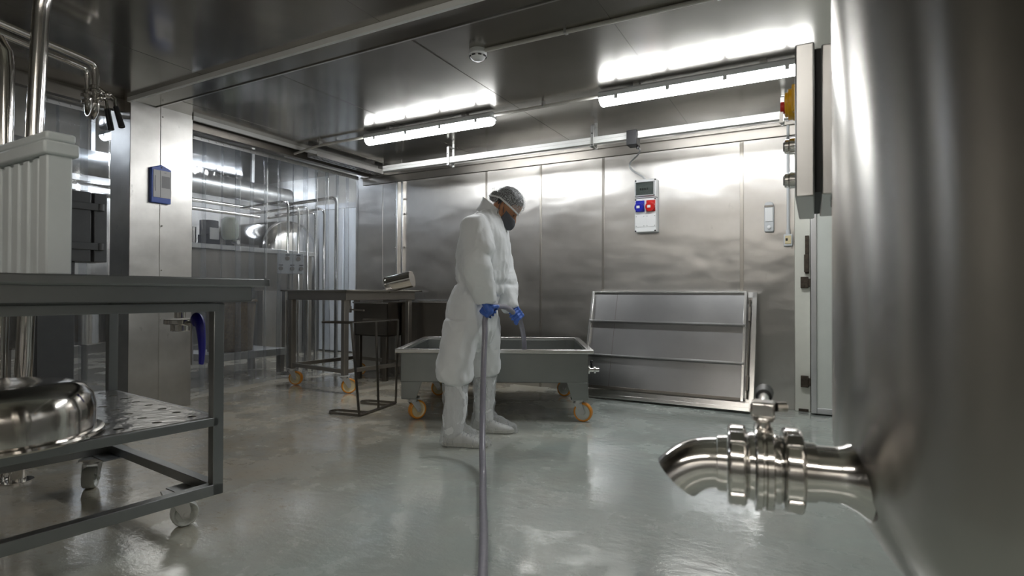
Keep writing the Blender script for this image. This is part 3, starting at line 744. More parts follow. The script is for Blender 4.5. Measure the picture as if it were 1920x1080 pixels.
for p0, p1, p2 in (((-3.652, 1.682, 2.085), (-3.585, 1.71, 1.985), (-3.565, 1.722, 1.865)), ((-3.63, 1.69, 2.11), (-3.545, 1.735, 2.0), (-3.51, 1.752, 1.88))):
    p0, p1, p2 = V(p0)-o, V(p1)-o, V(p2)-o
    lv = MB().tube([p0, p1+V((-.01, 0, .045)), p1], .011, 10).ball(p0.lerp(p1, .55)+V((0, 0, .02)), .02, 10).build('lever', 'polish', t)
    MB().tube([p1, p2], [.014, .017], 12).build('grip', 'darkplas', lv, .003)

# grey hinged cabinet on a pedestal behind the table
t = thing('pedestal_cabinet', 'dark grey hinged control cabinet on a post behind the table', 'cabinet', (-3.95, 1.62, 0), -.11)
# local +x faces the room, +y is away
MB().span((-.22, -.20, 1.115), (-.02, .255, 1.545)).build('body', 'greybox', t, .004)
MB().span((-.016, -.20, 1.115), (.012, .17, 1.545)).build('door', 'greybox', t, .004)
MB().span((-.018, .186, 1.115), (.010, .255, 1.545)).build('hinge_side', 'greybox', t, .004)
for z in (1.21, 1.455):
    MB().span((.010, .06, z-.022), (.024, .22, z+.022)).cyl((.017, .22, z-.022), (.017, .22, z+.022), .018, 12).build('hinge_strap', 'greybox', t, .003)
MB().span((-.14, -.08, 0), (-.02, .10, 1.115)).build('post', 'greybox', t, .003)
MB().span((-.2, -.16, 0), (.06, .18, .02)).build('foot_plate', 'greybox', t)

# ------------------------------------------------------------------ big tank with outlet valve
TC = V((.530, 1.132, 0))
t = thing('steel_tank', 'huge brushed steel tank filling the right side, outlet valve at its foot', 'tank', TC)
TR = .50
prof = [(0, .235), (.06, .24), (.16, .285), (.28, .365), (.37, .445), (.435, .52), (.475, .585), (.494, .635), (.50, .68), (.50, 1.0), (.50, 1.5), (.50, 1.98), (.49, 2.03), (.45, 2.07), (.30, 2.12), (0, 2.15)]
sh = MB().lathe(prof, 96); sh.build('shell', 'tank', t, ang=1.2)
for k in range(3):
    a = .25+k*2*PI/3*.8-.9
    MB().cyl((.36*math.cos(a), .36*math.sin(a), 0), (.36*math.cos(a), .36*math.sin(a), .46), .028).cyl((.36*math.cos(a), .36*math.sin(a), 0), (.36*math.cos(a), .36*math.sin(a), .012), .05).build('leg', 'polish', t)
rs_ = V((-.962, -.272, 0)).normalized(); ra = V((-1, -.14, 0)).normalized()            # outlet direction, away from the tank
base = rs_*.5-ra*.03+V((0, 0, .652))
qm = Matrix((V((0, 0, 1)).cross(ra), V((0, 0, 1)), ra)).transposed().to_4x4(); qm.translation = base
def L(prof, n=40): return MB().lathe(prof, n, qm)
L([(.064, .008), (.052, .024), (.0435, .040), (.042, .048), (.042, .076), (.038, .076), (.038, 0)], 40).build('outlet_stub', 'polish', t)
L([(.038, .076), (.045, .076), (.046, .094), (.038, .094)]).build('ferrule', 'polish', t)
def nut(z, w, r):
    pr = [(.05, z), (r-.004, z), (r, z+.004), (r, z+w-.004), (r-.004, z+w), (.05, z+w)]
    nb = L(pr, 40)
    for k in range(4):
        a = .95+k*PI/2
        mt_ = qm @ Matrix.Translation((r*math.cos(a), r*math.sin(a), z+w/2)) @ Matrix.Rotation(a, 4, 'Z') @ Matrix.Diagonal((.008, .022, w*.8, 1))
        bmesh.ops.create_cube(nb.bm, size=1, matrix=mt_)
    nb.build('union_nut', 'polish', t, .002)
nut(.0945, .0285, .066)
L([(.04, .124), (.052, .124), (.054, .130), (.054, .136), (.04, .136)]).build('valve_collar', 'polish', t)
L([(.04, .137), (.066, .137), (.068, .139), (.068, .147), (.063, .149), (.063, .152), (.068, .154), (.068, .161), (.066, .163), (.04, .163)]).build('valve_disc_body', 'polish', t)
L([(.04, .164), (.054, .164), (.054, .169), (.052, .174), (.04, .174)]).build('valve_collar', 'polish', t)
nut(.175, .0285, .064)
L([(.038, .2045), (.046, .2045), (.0445, .219), (.038, .219)]).build('ferrule', 'polish', t)
# spout elbow
eb = base+ra*.2195; Rb = .081
pts = [eb]+[eb+V((0, 0, -Rb))+(V((0, 0, 1))*math.cos(a)+ra*math.sin(a))*Rb for a in [math.radians(51)*i/14 for i in range(1, 15)]]
sp = MB(); sp.tube(pts, .041, 32, caps=False); sp.tube(pts[::-1], .037, 32, caps=False); sp.build('spout', 'polish', t, ang=1)
# valve stem and lever, pointing away from the camera
vb = base+ra*.150
vm = MB().cyl(vb+V((0, 0, .06)), vb+V((0, 0, .086)), .011, 16).cyl(vb+V((0, 0, .074)), vb+V((0, 0, .084)), .018, 16).span(vb+V((-.018, -.018, .082)), vb+V((.018, .018, .106))).build('valve_stem', 'polish', t, .004)
ld = (V((-.06, 1, 0))).normalized()
MB().tube([vb+V((0, 0, .096)), vb+ld*.05+V((0, 0, .100)), vb+ld*.10+V((0, 0, .098))], .009, 12).build('lever', 'polish', vm)
MB().tube([vb+ld*.08+V((0, 0, .099)), vb+ld*.17+V((0, 0, .093))], [.013, .016], 14).build('grip', 'darkplas', vm, .003)
MB().cyl(vb+V((.018, .012, .096)), vb+V((.032, .02, .096)), .008, 10).build('stop_screw', 'polish', vm)

# control box beside the tank
t = thing('control_box', 'flat steel control box with yellow emergency switch left of the tank', 'control box', (-.037, 1.51, 1.163))
MB().span((0, 0, 0), (.042, .45, .372)).build('door', 'cabinet', t, .004)
MB().span((.056, .012, .004), (.155, .44, .366)).build('case', 'cabinet', t, .004)
MB().span((.042, .02, .012), (.056, .43, .36)).build('gasket', 'dark', t)
MB().span((.155, .14, .12), (.30, .30, .26)).build('mounting_arm', 'cabinet', t, .004)
es = MB().cyl((0, .22, .295), (-.022, .22, .295), .042, 28).span((-.0, .17, .262), (-.012, .27, .335)).cyl((-.02, .22, .295), (-.030, .22, .295), .034, 28).build('emergency_switch', 'yellow', t, .003, label='yellow switch base')
MB().cyl((-.030, .22, .288), (-.042, .22, .288), .017, 20).build('knob', 'socketred', es, .003)
MB().span((-.044, .21, .245), (-.034, .224, .275)).build('padlock_tab', 'galv', es)
for z in (.18, .085):
    pl = MB().cyl((0, .23, z), (-.02, .23, z), .023, 24).cyl((-.02, .23, z), (-.032, .23, z), .020, 24).build('push_button', 'polish', t, .002)
    MB().cyl((-.032, .23, z), (-.035, .23, z), .013, 20).build('button_face', 'darkplas', pl)
MB().cyl((.09, .12, -.012), (.09, .12, .006), .012, 12).cyl((.13, .1, -.012), (.13, .1, .006), .012, 12).build('cable_gland', 'dark', t)

# ------------------------------------------------------------------ strip curtains
def curtain(label, x, y0, y1, n, ztop, seed):
    rnd = random.Random(seed)
    t = thing('strip_curtain', label, 'curtain', (x, y0, 0))
    L_ = y1-y0
    rl = MB().span((-.02, 0, ztop), (.02, L_, ztop+.012))
    for k in range(int(L_/.07)): rl.cyl((.021, .035+k*.07, ztop-.012), (.027, .035+k*.07, ztop-.012), .008, 8)
    rl.span((.016, 0, ztop-.03), (.021, L_, ztop)).build('rail', 'galv', t)
    for i in range(n):
        w_ = .20; yc = (i+.5)/n*L_+rnd.uniform(-.02, .02); ph = rnd.uniform(0, 6); tw = rnd.uniform(-.05, .05); dx = .012 if i % 2 else -.012
        zb = .02+rnd.uniform(0, .04); lean = rnd.uniform(-.03, .03)
        rows = []; nn = 14; mm = 8
        for j in range(nn+1):
            v_ = j/nn; z = ztop-.005-v_*(ztop-zb); row = []
            for k in range(mm+1):
                u = k/mm-.5; cur = (1-(2*u)**2)*.010*math.sin(ph)
                row.append((dx+cur+tw*v_*u*w_+.012*math.sin(2.2*v_*PI+ph)*v_, yc+u*w_+lean*v_, z))
            rows.append(row)
        mb = MB()
        vs = [[mb.bm.verts.new(p) for p in r] for r in rows]
        for a, b in zip(vs, vs[1:]):
            for k in range(mm): mb.bm.faces.new((a[k], a[k+1], b[k+1], b[k]))
        o_ = mb.build('strip', 'strip', t)
        sd = o_.modifiers.new('s', 'SOLIDIFY'); sd.thickness = .0025
    return t
curtain('clear plastic strip curtain in the wide opening behind the draining cart', -4.80, 2.93, 4.98, 13, 2.305, 3)
curtain('clear plastic strip curtain left of the steel column', -4.80, 1.80, 2.28, 3, 2.305, 5)

# ------------------------------------------------------------------ the room beyond the curtain
t = thing('horizontal_vessel', 'big horizontal steel vessel in the room beyond the curtain', 'tank', (-7.65, 5.72, 0))
mx = Matrix.Translation((0, 0, 1.5)) @ Matrix.Rotation(PI/2, 4, 'Y')
MB().lathe([(0, -.95), (.3, -.93), (.48, -.85), (.5, -.75), (.5, .75), (.48, .85), (.3, .93), (0, .95)], 48, mx).build('shell', 'bowl', t, ang=1)
for x in (-.6, .6):
    MB().span((x-.06, -.35, 0), (x+.06, .35, 1.15)).build('support', 'cart', t)
t = thing('machine_bench', 'grey steel machine bench seen through the curtain strips', 'bench', (-5.6, 4.0, 0))
MB().span((-.45, -.75, 1.38), (.12, 1.0, 1.43)).build('top', 'galv', t, .004)
MB().span((-.40, -.72, .95), (.04, .95, 1.38)).build('housing', 'cart', t, .004)
for x in (-.38, .03):
    for y in (-.7, .93): MB().span((x-.03, y-.03, 0), (x+.03, y+.03, 1.38)).build('leg', 'cart', t)
t = thing('pressure_vessel', 'pale green rounded pump vessel on the bench beyond the curtain', 'pump', (-5.58, 3.87, 1.431))
MB().lathe([(0, .06), (.05, .065), (.08, .09), (.088, .13), (.088, .24), (.078, .29), (.05, .315), (0, .32)], 32).build('vessel', 'pumpgreen', t, ang=1)
MB().cyl((0, 0, 0), (0, 0, .07), .045).build('foot', 'darkplas', t)
MB().cyl((.0, .0, .04), (.10, .03, .04), .025).build('port', 'polish', t)
t = thing('pump_motor', 'dark blue pump motor on the bench beyond the curtain', 'motor', (-5.58, 3.63, 1.431))
MB().cyl((0, 0, .10), (0, 0, .25), .09, 28).span((-.07, -.08, 0), (.07, .08, .1)).build('body', 'motor', t, .006)
MB().span((.075, -.05, .05), (.095, .05, .17)).build('nameplate', 'galv', t)
tag(MB().cyl((-5.6, 3.46, 1.431), (-5.6, 3.46, 1.60), .04).build('steel_canister', 'polish'), 'small steel canister left of the dark motor on the bench', 'canister')
for i, (px_, y) in enumerate(((-5.40, 4.48), (-5.36, 4.60), (-5.32, 4.70), (-5.28, 4.78), (-5.24, 4.88), (-5.16, 5.0))):
    zt_ = (2.0, 1.94, 1.96, 1.9, 1.95, 2.1)[i]
    tt = thing('riser_pipe', 'thin polished riser pipe above the grey control unit, %s' % ('leftmost of the six', 'second of the six from the left', 'third of the six from the left', 'fourth of the six from the left', 'fifth of the six from the left', 'rightmost of the six')[i], 'pipe', (px_, y, .0), 0, 'riser pipes beyond the curtain')
    MB().tube([(0, 0, 0), (0, 0, zt_-.06), (-.02, 0, zt_-.015), (-.07, 0, zt_), (-1.0, .1, zt_)], .014 if i < 5 else .022, 10).build('pipe', 'polish', tt)
t = thing('dial_panel', 'pale grey control unit with five round dials beyond the curtain', 'control panel', (-5.21, 4.36, 1.14), .86)
MB().span((-.14, 0, 0), (.14, .12, .235)).build('case', 'greyplas', t, .008)
for x, z in ((-.03, .175), (.085, .17), (-.10, .06), (.02, .06), (.115, .06)):
    d_ = MB().cyl((x, 0, z), (x, -.018, z), .024, 20).build('dial', 'darksteel', t, .003)
    MB().span((x-.022, -.004, z+.032), (x+.022, 0, z+.044)).build('dial_label', 'dark', d_)
MB().cyl((0, .08, -1.13), (0, .08, 0), .03).cyl((0, .08, -1.13), (0, .08, -1.12), .1).build('pedestal', 'cart', t)
t = thing('woven_basket', 'brown woven basket standing beyond the curtain on a low steel plinth', 'basket', (-5.72, 3.98, .28))
bk = MB(); rs = []
for j in range(13):
    z = j*.045; n_ = 40
    rs.append([((.22+.03*j/12+.008*(1 if (k+j) % 2 else -1))*math.cos(2*PI*k/n_), (.22+.03*j/12+.008*(1 if (k+j) % 2 else -1))*math.sin(2*PI*k/n_), z) for k in range(n_)])
bk.rings(rs); bk.build('weave', 'wicker', t, ang=2)
MB().lathe([(.25, .54), (.275, .545), (.275, .57), (.25, .575)], 32).build('rim', 'wicker', t)
t = thing('steel_plinth', 'low steel plinth under the woven basket', 'plinth', (-5.75, 4.0, 0))
MB().span((-.3, -.42, .20), (.3, .5, .28)).build('top', 'galv', t, .004)
for x in (-.26, .26):
    for y in (-.38, .46): MB().span((x-.03, y-.03, 0), (x+.03, y+.03, .2)).build('leg', 'darksteel', t)
t = thing('steel_vat', 'steel machine vat in the far room left of the column', 'vat', (-7.4, 2.9, 0))
MB().lathe([(.55, .35), (.6, .37), (.6, 1.05), (.62, 1.06), (.62, 1.09), (.58, 1.09), (.55, .45), (0, .42)], 40).build('body', 'bowl', t)
for k in range(4): MB().cyl((.45*math.cos(k*PI/2+.6), .45*math.sin(k*PI/2+.6), 0), (.45*math.cos(k*PI/2+.6), .45*math.sin(k*PI/2+.6), .37), .03).build('leg', 'cart', t)
t = thing('duct_pipe', 'wide horizontal duct under the far room ceiling', 'duct', (-7.0, 3.2, 2.35))
MB().cyl((0, -4, 0), (0, 2.6, 0), .14, 24).build('duct', 'galv', t)
for y in (-2, 0, 2): MB().span((-.01, y-.02, .1), (.01, y+.02, .45)).build('hanger', 'galv', t)
for i, z in enumerate((2.05, 1.95)):
    tag(MB().cyl((-6.6, -1.5, z), (-6.6, 5.0, z), .025, 12).build('process_pipe', 'polish'), ('upper' if i == 0 else 'lower')+' of two long thin process pipes crossing the far room', 'pipe', 'process pipes in the far room')
#PERSON
# ------------------------------------------------------------------ the worker
PX, PY, PA = -1.90, 3.025, math.radians(24)
body_mb = MB()
def cap(mb, p, q, r0, r1, n=14, sx=1.0):
    """tapered limb with round ends"""
    p, q = V(p), V(q); d = (q-p).normalized(); pts, rs = [], []
    for a in (85, 60, 35, 15): pts.append(p-d*r0*math.sin(math.radians(a))); rs.append(r0*math.cos(math.radians(a)))
    pts += [p.lerp(q, k/4) for k in range(5)]; rs += [r0+(r1-r0)*k/4 for k in range(5)]
    for a in (15, 35, 60, 85): pts.append(q+d*r1*math.sin(math.radians(a))); rs.append(r1*math.cos(math.radians(a)))
    return mb.tube(pts, rs, n, sx=sx)
def loft(mb, secs, n=28, p=2.0):
    """stack of elliptical sections: (centre, half x, half y)"""
    rs = []
    for c, a, b in secs:
        c = V(c); r = []
        for k in range(n):
            t_ = 2*PI*k/n; cx, sx = math.cos(t_), math.sin(t_)
            r.append(c+V((a*abs(cx)**(2/p)*(1 if cx >= 0 else -1), b*abs(sx)**(2/p)*(1 if sx >= 0 else -1), 0)))
        rs.append(r)
    return mb.rings(rs)
HC = V((.200, .0, 1.478)); hp = math.radians(42)
hf = V((math.cos(hp), 0, -math.sin(hp))); hu = V((math.sin(hp), 0, math.cos(hp))); hl = V((0, 1, 0))
def hd(x, y, z): return HC+hf*x+hl*y+hu*z
HM = Matrix((hf, hl, hu)).transposed().to_4x4(); HM.translation = HC
def hball(mb, c, r, n=24):
    bmesh.ops.create_uvsphere(mb.bm, u_segments=n, v_segments=n*2//3, radius=1, matrix=HM @ Matrix.Translation(V(c)) @ Matrix.Diagonal((*r, 1))); return mb
b = body_mb
hball(b, (-.008, 0, .030), (.094, .076, .088))          # cranium
hball(b, (.020, 0, -.035), (.064, .060, .075))          # face mass
hball(b, (.045, 0, -.092), (.030, .030, .024), 14)      # chin
hball(b, (.062, 0, .012), (.022, .050, .014), 14)       # brow
for s in (-1, 1):
    hball(b, (.048, s*.040, -.030), (.022, .022, .022), 14)   # cheek bone
    cap(b, hd(.0, s*.052, -.055), hd(.045, s*.022, -.095), .020, .018)  # jaw
    hball(b, (-.012, s*.074, -.012), (.018, .010, .032), 14)  # ear
    hball(b, (.068, s*.026, -.010), (.012, .014, .008), 10)   # eyelid
cap(b, hd(.078, 0, -.004), hd(.100, 0, -.040), .008, .014)  # nose
hball(b, (.082, 0, -.068), (.012, .022, .008), 12)      # lips
cap(b, (.085, 0, 1.36), hd(-.025, 0, -.045), .062, .054)   # neck
loft(b, [((-.01, 0, .80), .085, .14), ((.0, 0, .92), .09, .15), ((.04, 0, 1.03), .09, .145), ((.05, 0, 1.2), .105, .17), ((.055, 0, 1.32), .09, .18), ((.075, 0, 1.38), .06, .10)])
for s, ank, kn in ((-1, (-.10, -.175, .06), (-.09, -.155, .47)), (1, (.035, .175, .06), (.04, .15, .48))):
    cap(b, (.0, s*.085, .86), kn, .070, .050); cap(b, kn, ank, .048, .034); cap(b, ank, V(ank)+V((.10, 0, -.028)), .030, .016)
shR, elR, wrR = V((.015, -.195, 1.345)), V((.055, -.285, 1.08)), V((.090, -.225, .885))
shL, elL, wrL = V((.085, .185, 1.345)), V((.150, .235, 1.075)), V((.222, .140, .835))
for a_, e_, w_ in ((shR, elR, wrR), (shL, elL, wrL)):
    cap(b, a_, e_, .050, .040); cap(b, e_, e_.lerp(w_, .8), .038, .026)
me = voxel(b, .0075, 3, .5, name='person')
person = link('person', me, 'skin'); person.location = (PX, PY, 0); person.rotation_euler = (0, 0, PA)
tag(person, 'worker in white coverall, hairnet and blue gloves rinsing a trough with a hose', 'person')
# coverall: baggy, gathered at waist, cuffs and knees
s_ = MB()
loft(s_, [((.035, 0, .93), .135, .185), ((.04, 0, .985), .142, .19), ((.045, 0, 1.03), .155, .205), ((.05, 0, 1.10), .160, .215), ((.05, 0, 1.18), .158, .22), ((.055, 0, 1.26), .150, .225), ((.058, 0, 1.33), .135, .225), ((.066, 0, 1.385), .110, .185), ((.080, 0, 1.42), .086, .12), ((.094, 0, 1.45), .075, .085)], 36)
loft(s_, [((-.03, 0, .62), .125, .13), ((-.025, 0, .70), .150, .185), ((-.02, 0, .78), .158, .205), ((-.018, 0, .86), .155, .205), ((0, 0, .93), .140, .19), ((.03, 0, .985), .135, .182)], 36)
legR = [((-.095, -.165, .385), .088, .085), ((-.10, -.165, .41), .105, .10), ((-.10, -.16, .45), .112, .108), ((-.09, -.15, .55), .108, .112), ((-.075, -.13, .65), .112, .115), ((-.05, -.10, .76), .125, .115)]
legL = [((.045, .165, .395), .080, .082), ((.045, .165, .42), .092, .094), ((.05, .16, .46), .102, .104), ((.045, .145, .56), .105, .11), ((.03, .125, .66), .11, .115), ((.01, .10, .77), .12, .115)]
loft(s_, legR, 28); loft(s_, legL, 28)
for s, ank, kn in ((-1, (-.10, -.175, .10), (-.095, -.165, .42)), (1, (.035, .175, .10), (.045, .165, .42))):
    cap(s_, kn, ank, .070, .055)
loft(s_, [((-.04, 0, .56), .06, .10), ((-.03, 0, .66), .12, .15), ((-.02, 0, .80), .14, .18)], 24)
cap(s_, shR+V((.012, .0, -.02)), elR, .080, .082); s_.tube([elR+V((-.01, 0, .06)), elR, elR.lerp(wrR, .5), wrR, wrR+(wrR-elR)*.06], [.06, .082, .076, .060, .054], 18)
cap(s_, shR+V((.02, .02, .0)), shR.lerp(elR, .6)+V((.03, 0, 0)), .070, .085)
cap(s_, shL, elL, .098, .080); s_.tube([elL+V((-.01, 0, .06)), elL, elL.lerp(wrL, .5), wrL, wrL+(wrL-elL)*.05], [.06, .080, .072, .056, .05], 18)
def wrinkle(co, n):
    z = co.z
    f1 = noise.noise(V((co.x*6, co.y*6, z*5)))
    f2 = noise.noise(V((co.x*15+3, co.y*15, z*9)))
    f3 = 1-abs(noise.noise(V((co.x*9+z*5, co.y*9-z*4, z*3+7))))*2     # ridged folds
    ang = math.atan2(co.y-.0, co.x-.04)
    f4 = 1-abs(noise.noise(V((ang*2.6, z*1.6, 3))))*2
    f5 = 1-abs(noise.noise(V((co.x*14-z*9, co.y*14+z*7, z*6+2))))*2
    d = .010*f1+.0025*f2+.009*f3+.012*f4+.004*f5-.008
    if abs(z-.99) < .03 and abs(co.y) < .21: d -= .010*(1-abs(z-.99)/.03)
    d += .0035*math.sin((co.x+co.y)*85)*max(0, 1-abs(z-.43)/.05)
    if 1.0 < z < 1.06 or .93 < z < .975: d += .003*math.sin(math.atan2(co.y, co.x)*26)
    return co+n*d
sm = voxel(s_, .0085, 2, .5, wrinkle, 'coverall')
link('coverall', sm, 'suit', person)
# upright collar
cl = MB(); r0 = []
for z, dx, rx, ry in ((1.405, .086, .082, .092), (1.44, .096, .070, .074), (1.475, .108, .064, .066), (1.49, .112, .066, .068)):
    r0.append([V((dx+rx*math.cos(a), ry*math.sin(a), z-.045*math.cos(a)*1.2)) for a in [2*PI*k/28 for k in range(28)]])
cl.rings(r0, False); co_ = cl.build('collar', 'suit', person, ang=2); co_.modifiers.new('s', 'SOLIDIFY').thickness = .004
# hair, bun, hairnet
h = MB(); hball(h, (-.016, 0, .040), (.098, .080, .088)); 
hm_ = voxel(h, .008, 2, .5, lambda co, n: co+n*.003*noise.noise(co*60), 'hair')
hr = link('hair', hm_, 'hair', person)
hball(MB(), (-.105, 0, .002), (.032, .036, .038), 18).build('hair_bun', 'hair', hr, ang=2)
nt_ = MB(); hball(nt_, (-.012, 0, .040), (.110, .088, .092)); hball(nt_, (-.105, 0, .012), (.046, .05, .052))
cap(nt_, hd(-.05, 0, .04), hd(-.105, 0, .012), .075, .05)
def netpost(co, n):
    return co+n*(.004*noise.noise(co*38)+.003*noise.noise(co*90))
nm = voxel(nt_, .006, 3, .5, netpost, 'hairnet')
bmn = bmesh.new(); bmn.from_mesh(nm)
cut = [v for v in bmn.verts if (v.co-HC).dot(hu) < -.028+.11*max(-.2, (v.co-HC).dot(hf)) or ((v.co-HC).dot(hf) > -.06 and (v.co-HC).dot(hu) < .012)]
bmesh.ops.delete(bmn, geom=cut, context='VERTS'); bmn.to_mesh(nm); bmn.free()
net = link('hairnet', nm, 'net', person)
# elastic brim of the hairnet
br_ = []
for k in range(36):
    a = 2*PI*k/36; x = -.02+.108*math.cos(a); y = .086*math.sin(a)
    br_.append(hd(x, y, .012 if math.cos(a) > -.35 else .012-.03*(-.35-math.cos(a))/.65))
MB().tube(br_, .006, 8, closed=True).build('brim', 'whiteplas', net, ang=2)
# grey mask over mouth, nose tip and jaw
mk_ = MB(); rr_ = []
for j in range(9):
    v_ = j/8; hz = -.030-.085*v_; row = []
    for k in range(17):
        a = math.radians(-82+164*k/16)
        bul = math.sin(PI*min(1, .18+v_*.62))
        rx = .064+.044*bul; ry = .070-.012*v_
        row.append(hd(.012+rx*math.cos(a)*(1 if v_ < .8 else 1-(v_-.8)*1.1), ry*math.sin(a), hz-.010*(1-math.cos(a))*(-1 if v_ < .5 else .2)))
    rr_.append([mk_.bm.verts.new(p) for p in row])
for A, B in zip(rr_, rr_[1:]):
    for k in range(16): mk_.bm.faces.new((A[k], A[k+1], B[k+1], B[k]))
mo = mk_.build('face_mask', 'mask', person, ang=2); mo.modifiers.new('s', 'SOLIDIFY').thickness = .003
for s in (-1, 1):
    MB().tube(spline([hd(.02, s*.070, -.045), hd(.0, s*.079, -.02), hd(-.022, s*.082, .012), hd(-.032, s*.080, -.01), hd(-.012, s*.076, -.06), hd(.012, s*.064, -.09)], 5), .0022, 8).build('ear_loop', 'mask', mo)
    MB().ball(hd(.070, s*.027, -.012), .009, 12).build('eye', 'dark', person)
    MB().tube(spline([hd(.078, s*.012, .008), hd(.076, s*.03, .012), hd(.064, s*.05, .006)], 4), .004, 8).build('eyebrow', 'hair', person)
# the hose path, in the worker's own space
hRc, hLc = V((.118, -.185, .820)), V((.245, .125, .782))
# gloved hands closed round the hose
def hand(name, H, axis, palm, wrist, side, fore):
    """H hose centre in the grip, axis along the hose towards the index finger, palm direction from hose to palm"""
    a = axis.normalized(); p = (palm-a*palm.dot(a)).normalized(); q = a.cross(p)*side
    mb = MB(); hr_ = .017
    pc = H+p*(hr_+.016)
    # palm slab
    for o_ in (-.030, -.010, .010, .030):
        cap(mb, pc+a*o_+q*(-.030), pc+a*o_*.95+q*.026, .0150, .0155, 10)
    cap(mb, wrist, pc+(-q)*.028, .026, .025, 12)
    cap(mb, wrist+fore*.05, wrist, .030, .027, 12)
    # four fingers of unequal length, bent round the hose
    for o_, ln, r in ((.033, 225, .0088), (.011, 250, .0092), (-.011, 238, .0088), (-.032, 205, .0078)):
        R_ = hr_+r+.002; c0 = H+a*o_
        ks = [ -62, -10, 45, 95, 150 if ln > 210 else 140, ln-70 ]
        pts = [pc+a*o_*.98+q*.022]
        for dg in (52, 52+(ln-52)*.30, 52+(ln-52)*.62, ln*.92):
            t_ = math.radians(dg)
            pts.append(c0+(p*math.cos(t_)+q*math.sin(t_))*R_*(1.12 if dg == 52 else 1.0))
        for u, v_ in zip(pts, pts[1:]): cap(mb, u, v_, r, r*.96, 10)
        mb.ball(pts[1], r*1.12, 10)
    # thumb from the side of the palm near its base, closing the other way
    b0 = pc+a*.030-q*.026; t1 = H+a*.048-q*(hr_+.016)+p*.004; t2 = H+a*.050-p*(hr_+.008)-q*.010; t3 = H+a*.040-p*(hr_+.010)+q*.010
    cap(mb, b0, t1, .0135, .0115, 10); cap(mb, t1, t2, .0112, .0100, 10); cap(mb, t2, t3, .0100, .0085, 10)
    # loose glove cuff
    me_ = voxel(mb, .0036, 2, .5, lambda co, n: co+n*.0012*noise.noise(co*140), 'glove')
    return link(name, me_, 'glove', person)
hand('glove', hRc, V((-.55, -.05, -.85))*-1, V((-.5, -.75, .35)), wrR+V((.004, 0, -.012)), -1, (elR-wrR).normalized())
hand('glove', hLc, V((.55, .15, -.80)), V((-.1, .55, .85)), wrL+V((.004, 0, -.006)), 1, (elL-wrL).normalized())
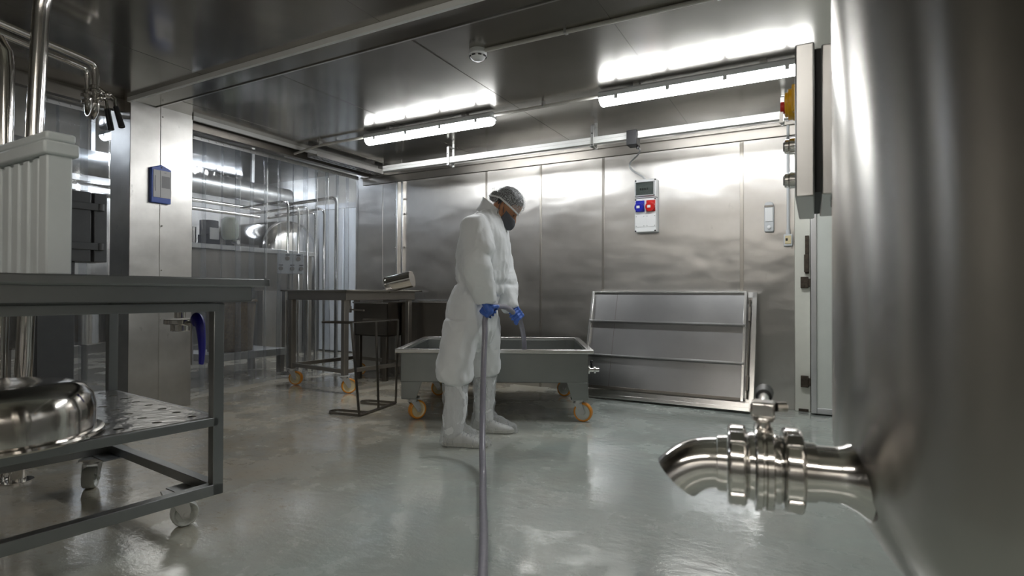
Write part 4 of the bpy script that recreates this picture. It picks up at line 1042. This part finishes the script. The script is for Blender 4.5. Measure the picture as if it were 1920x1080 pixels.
# shoes and clear shoe covers
def shoe(ax, ay, yaw, zk, kx, ky):
    sh_ = bpy.data.objects.new('tmp', None)
    Mx = Matrix.Translation((ax, ay, 0)) @ Matrix.Rotation(yaw, 4, 'Z')
    def T(p): return Mx @ V(p)
    up = MB(); rs = []
    secs = [(-.068, .020, .070), (-.060, .030, .088), (-.03, .036, .105), (.01, .037, .108), (.045, .038, .088), (.09, .043, .066), (.13, .046, .052), (.165, .040, .044), (.190, .024, .036), (.200, .010, .030)]
    for x, w_, hh in secs:
        rs.append([T((x, w_*abs(math.cos(a))**.7*(1 if math.cos(a) >= 0 else -1), .022+(hh-.022)*abs(math.sin(a))**.8)) for a in [PI*k/14 for k in range(15)]]+[T((x, -w_*.9, .018)), T((x, w_*.9, .018))])
    up.rings(rs); o_ = up.build('shoe', 'shoe', person, ang=2)
    so = MB(); pr = [(-.075, .018), (-.06, .034), (-.02, .038), (.04, .038), (.10, .046), (.15, .047), (.185, .034), (.204, .012)]
    so.rings([[T((x, y*w_, z)) for y, z in ((-1, .003), (1, .003), (1.02, .026), (-1.02, .026))] for x, w_ in pr]); so.build('sole', 'sole', o_, .003)
    for k in range(5):
        x = .035+k*.022; z = .094-k*.0095
        MB().tube([T((x, -.026, z-.012)), T((x+.004, 0, z+.006)), T((x, .026, z-.012))], .0026, 6).build('lace', 'print', o_)
    # cover film
    cv = MB(); rg = []; n = 32
    foot = [(-.092, .004, .034, .03), ]
    prof = []
    for k in range(10):     # leg sleeve from the top down to the ankle
        v_ = k/9; z = zk-(zk-.13)*v_
        c_ = V((ax, ay, 0)).lerp(V((kx, ky, 0)), (1-v_)*.9); c_.z = z
        r = .080-.012*v_+.004*math.sin(k*2.1)
        prof.append([c_+V((r*math.cos(a), r*math.sin(a), 0))*(1+.10*noise.noise(V((math.cos(a)*2, math.sin(a)*2, z*14)))) for a in [2*PI*j/n for j in range(n)]])
    for z, x0, x1, w_ in ((.112, -.082, .10, .062), (.085, -.086, .16, .064), (.055, -.090, .215, .066), (.028, -.096, .236, .068), (.004, -.094, .230, .062)):
        prof.append([T(((x0+x1)/2+(x1-x0)/2*math.cos(a-yaw), w_*math.sin(a-yaw), z))+V((.006, .006, .004))*noise.noise(V((math.cos(a)*3, math.sin(a)*3, z*40+ax*9))) for a in [2*PI*j/n for j in range(n)]])
    cv.rings(prof, False)
    ob = cv.build('shoe_cover', 'cover', person, ang=3)
    md = ob.modifiers.new('sub', 'SUBSURF'); md.levels = 1; md.render_levels = 2
    tx = bpy.data.textures.get('crumple') or bpy.data.textures.new('crumple', 'CLOUDS'); tx.noise_scale = .035
    dm = ob.modifiers.new('d', 'DISPLACE'); dm.texture = tx; dm.strength = .020; dm.mid_level = .5
    MB().tube(prof[0], .004, 6, closed=True).build('elastic', 'cover', ob)
shoe(-.10, -.175, -.06, .375, -.095, -.165)
shoe(.035, .175, -.05, .375, .045, .165)

# ------------------------------------------------------------------ the hose, from the floor through both hands into the trough
PMx = Matrix.Translation((PX, PY, 0)) @ Matrix.Rotation(PA, 4, 'Z')
g = lambda p: PMx @ V(p)
hp_ = [V((-.62, 1.02, .017)), V((-.80, 1.30, .017)), V((-.955, 1.573, .017)), V((-1.12, 1.85, .017)), V((-1.30, 2.14, .017)), V((-1.44, 2.37, .03)), V((-1.56, 2.56, .10)), V((-1.665, 2.735, .28)), V((-1.715, 2.825, .50)), V((-1.732, 2.868, .68)),
       g(hRc+V((-.030, -.012, -.05))), g(hRc), g(hRc+V((.022, .03, .026))), g((.185, .0, .842)), g((.228, .085, .812)), g(hLc), g(hLc+V((.035, .03, -.05)))]
e_ = g(hLc+V((.035, .03, -.05)))
hp_ = hp_[:-1]+[V((-1.737, 3.31, .772)), V((-1.80, 3.47, .71)), V((-1.85, 3.61, .60)), V((-1.868, 3.66, .49)), V((-1.87, 3.67, .40))]
ho = MB().tube(spline(hp_, 8), .017, 16).build('water_hose', 'hoseplas', ang=2)
tag(ho, 'grey flexible hose rising from the wet floor through the worker\'s hands', 'hose')
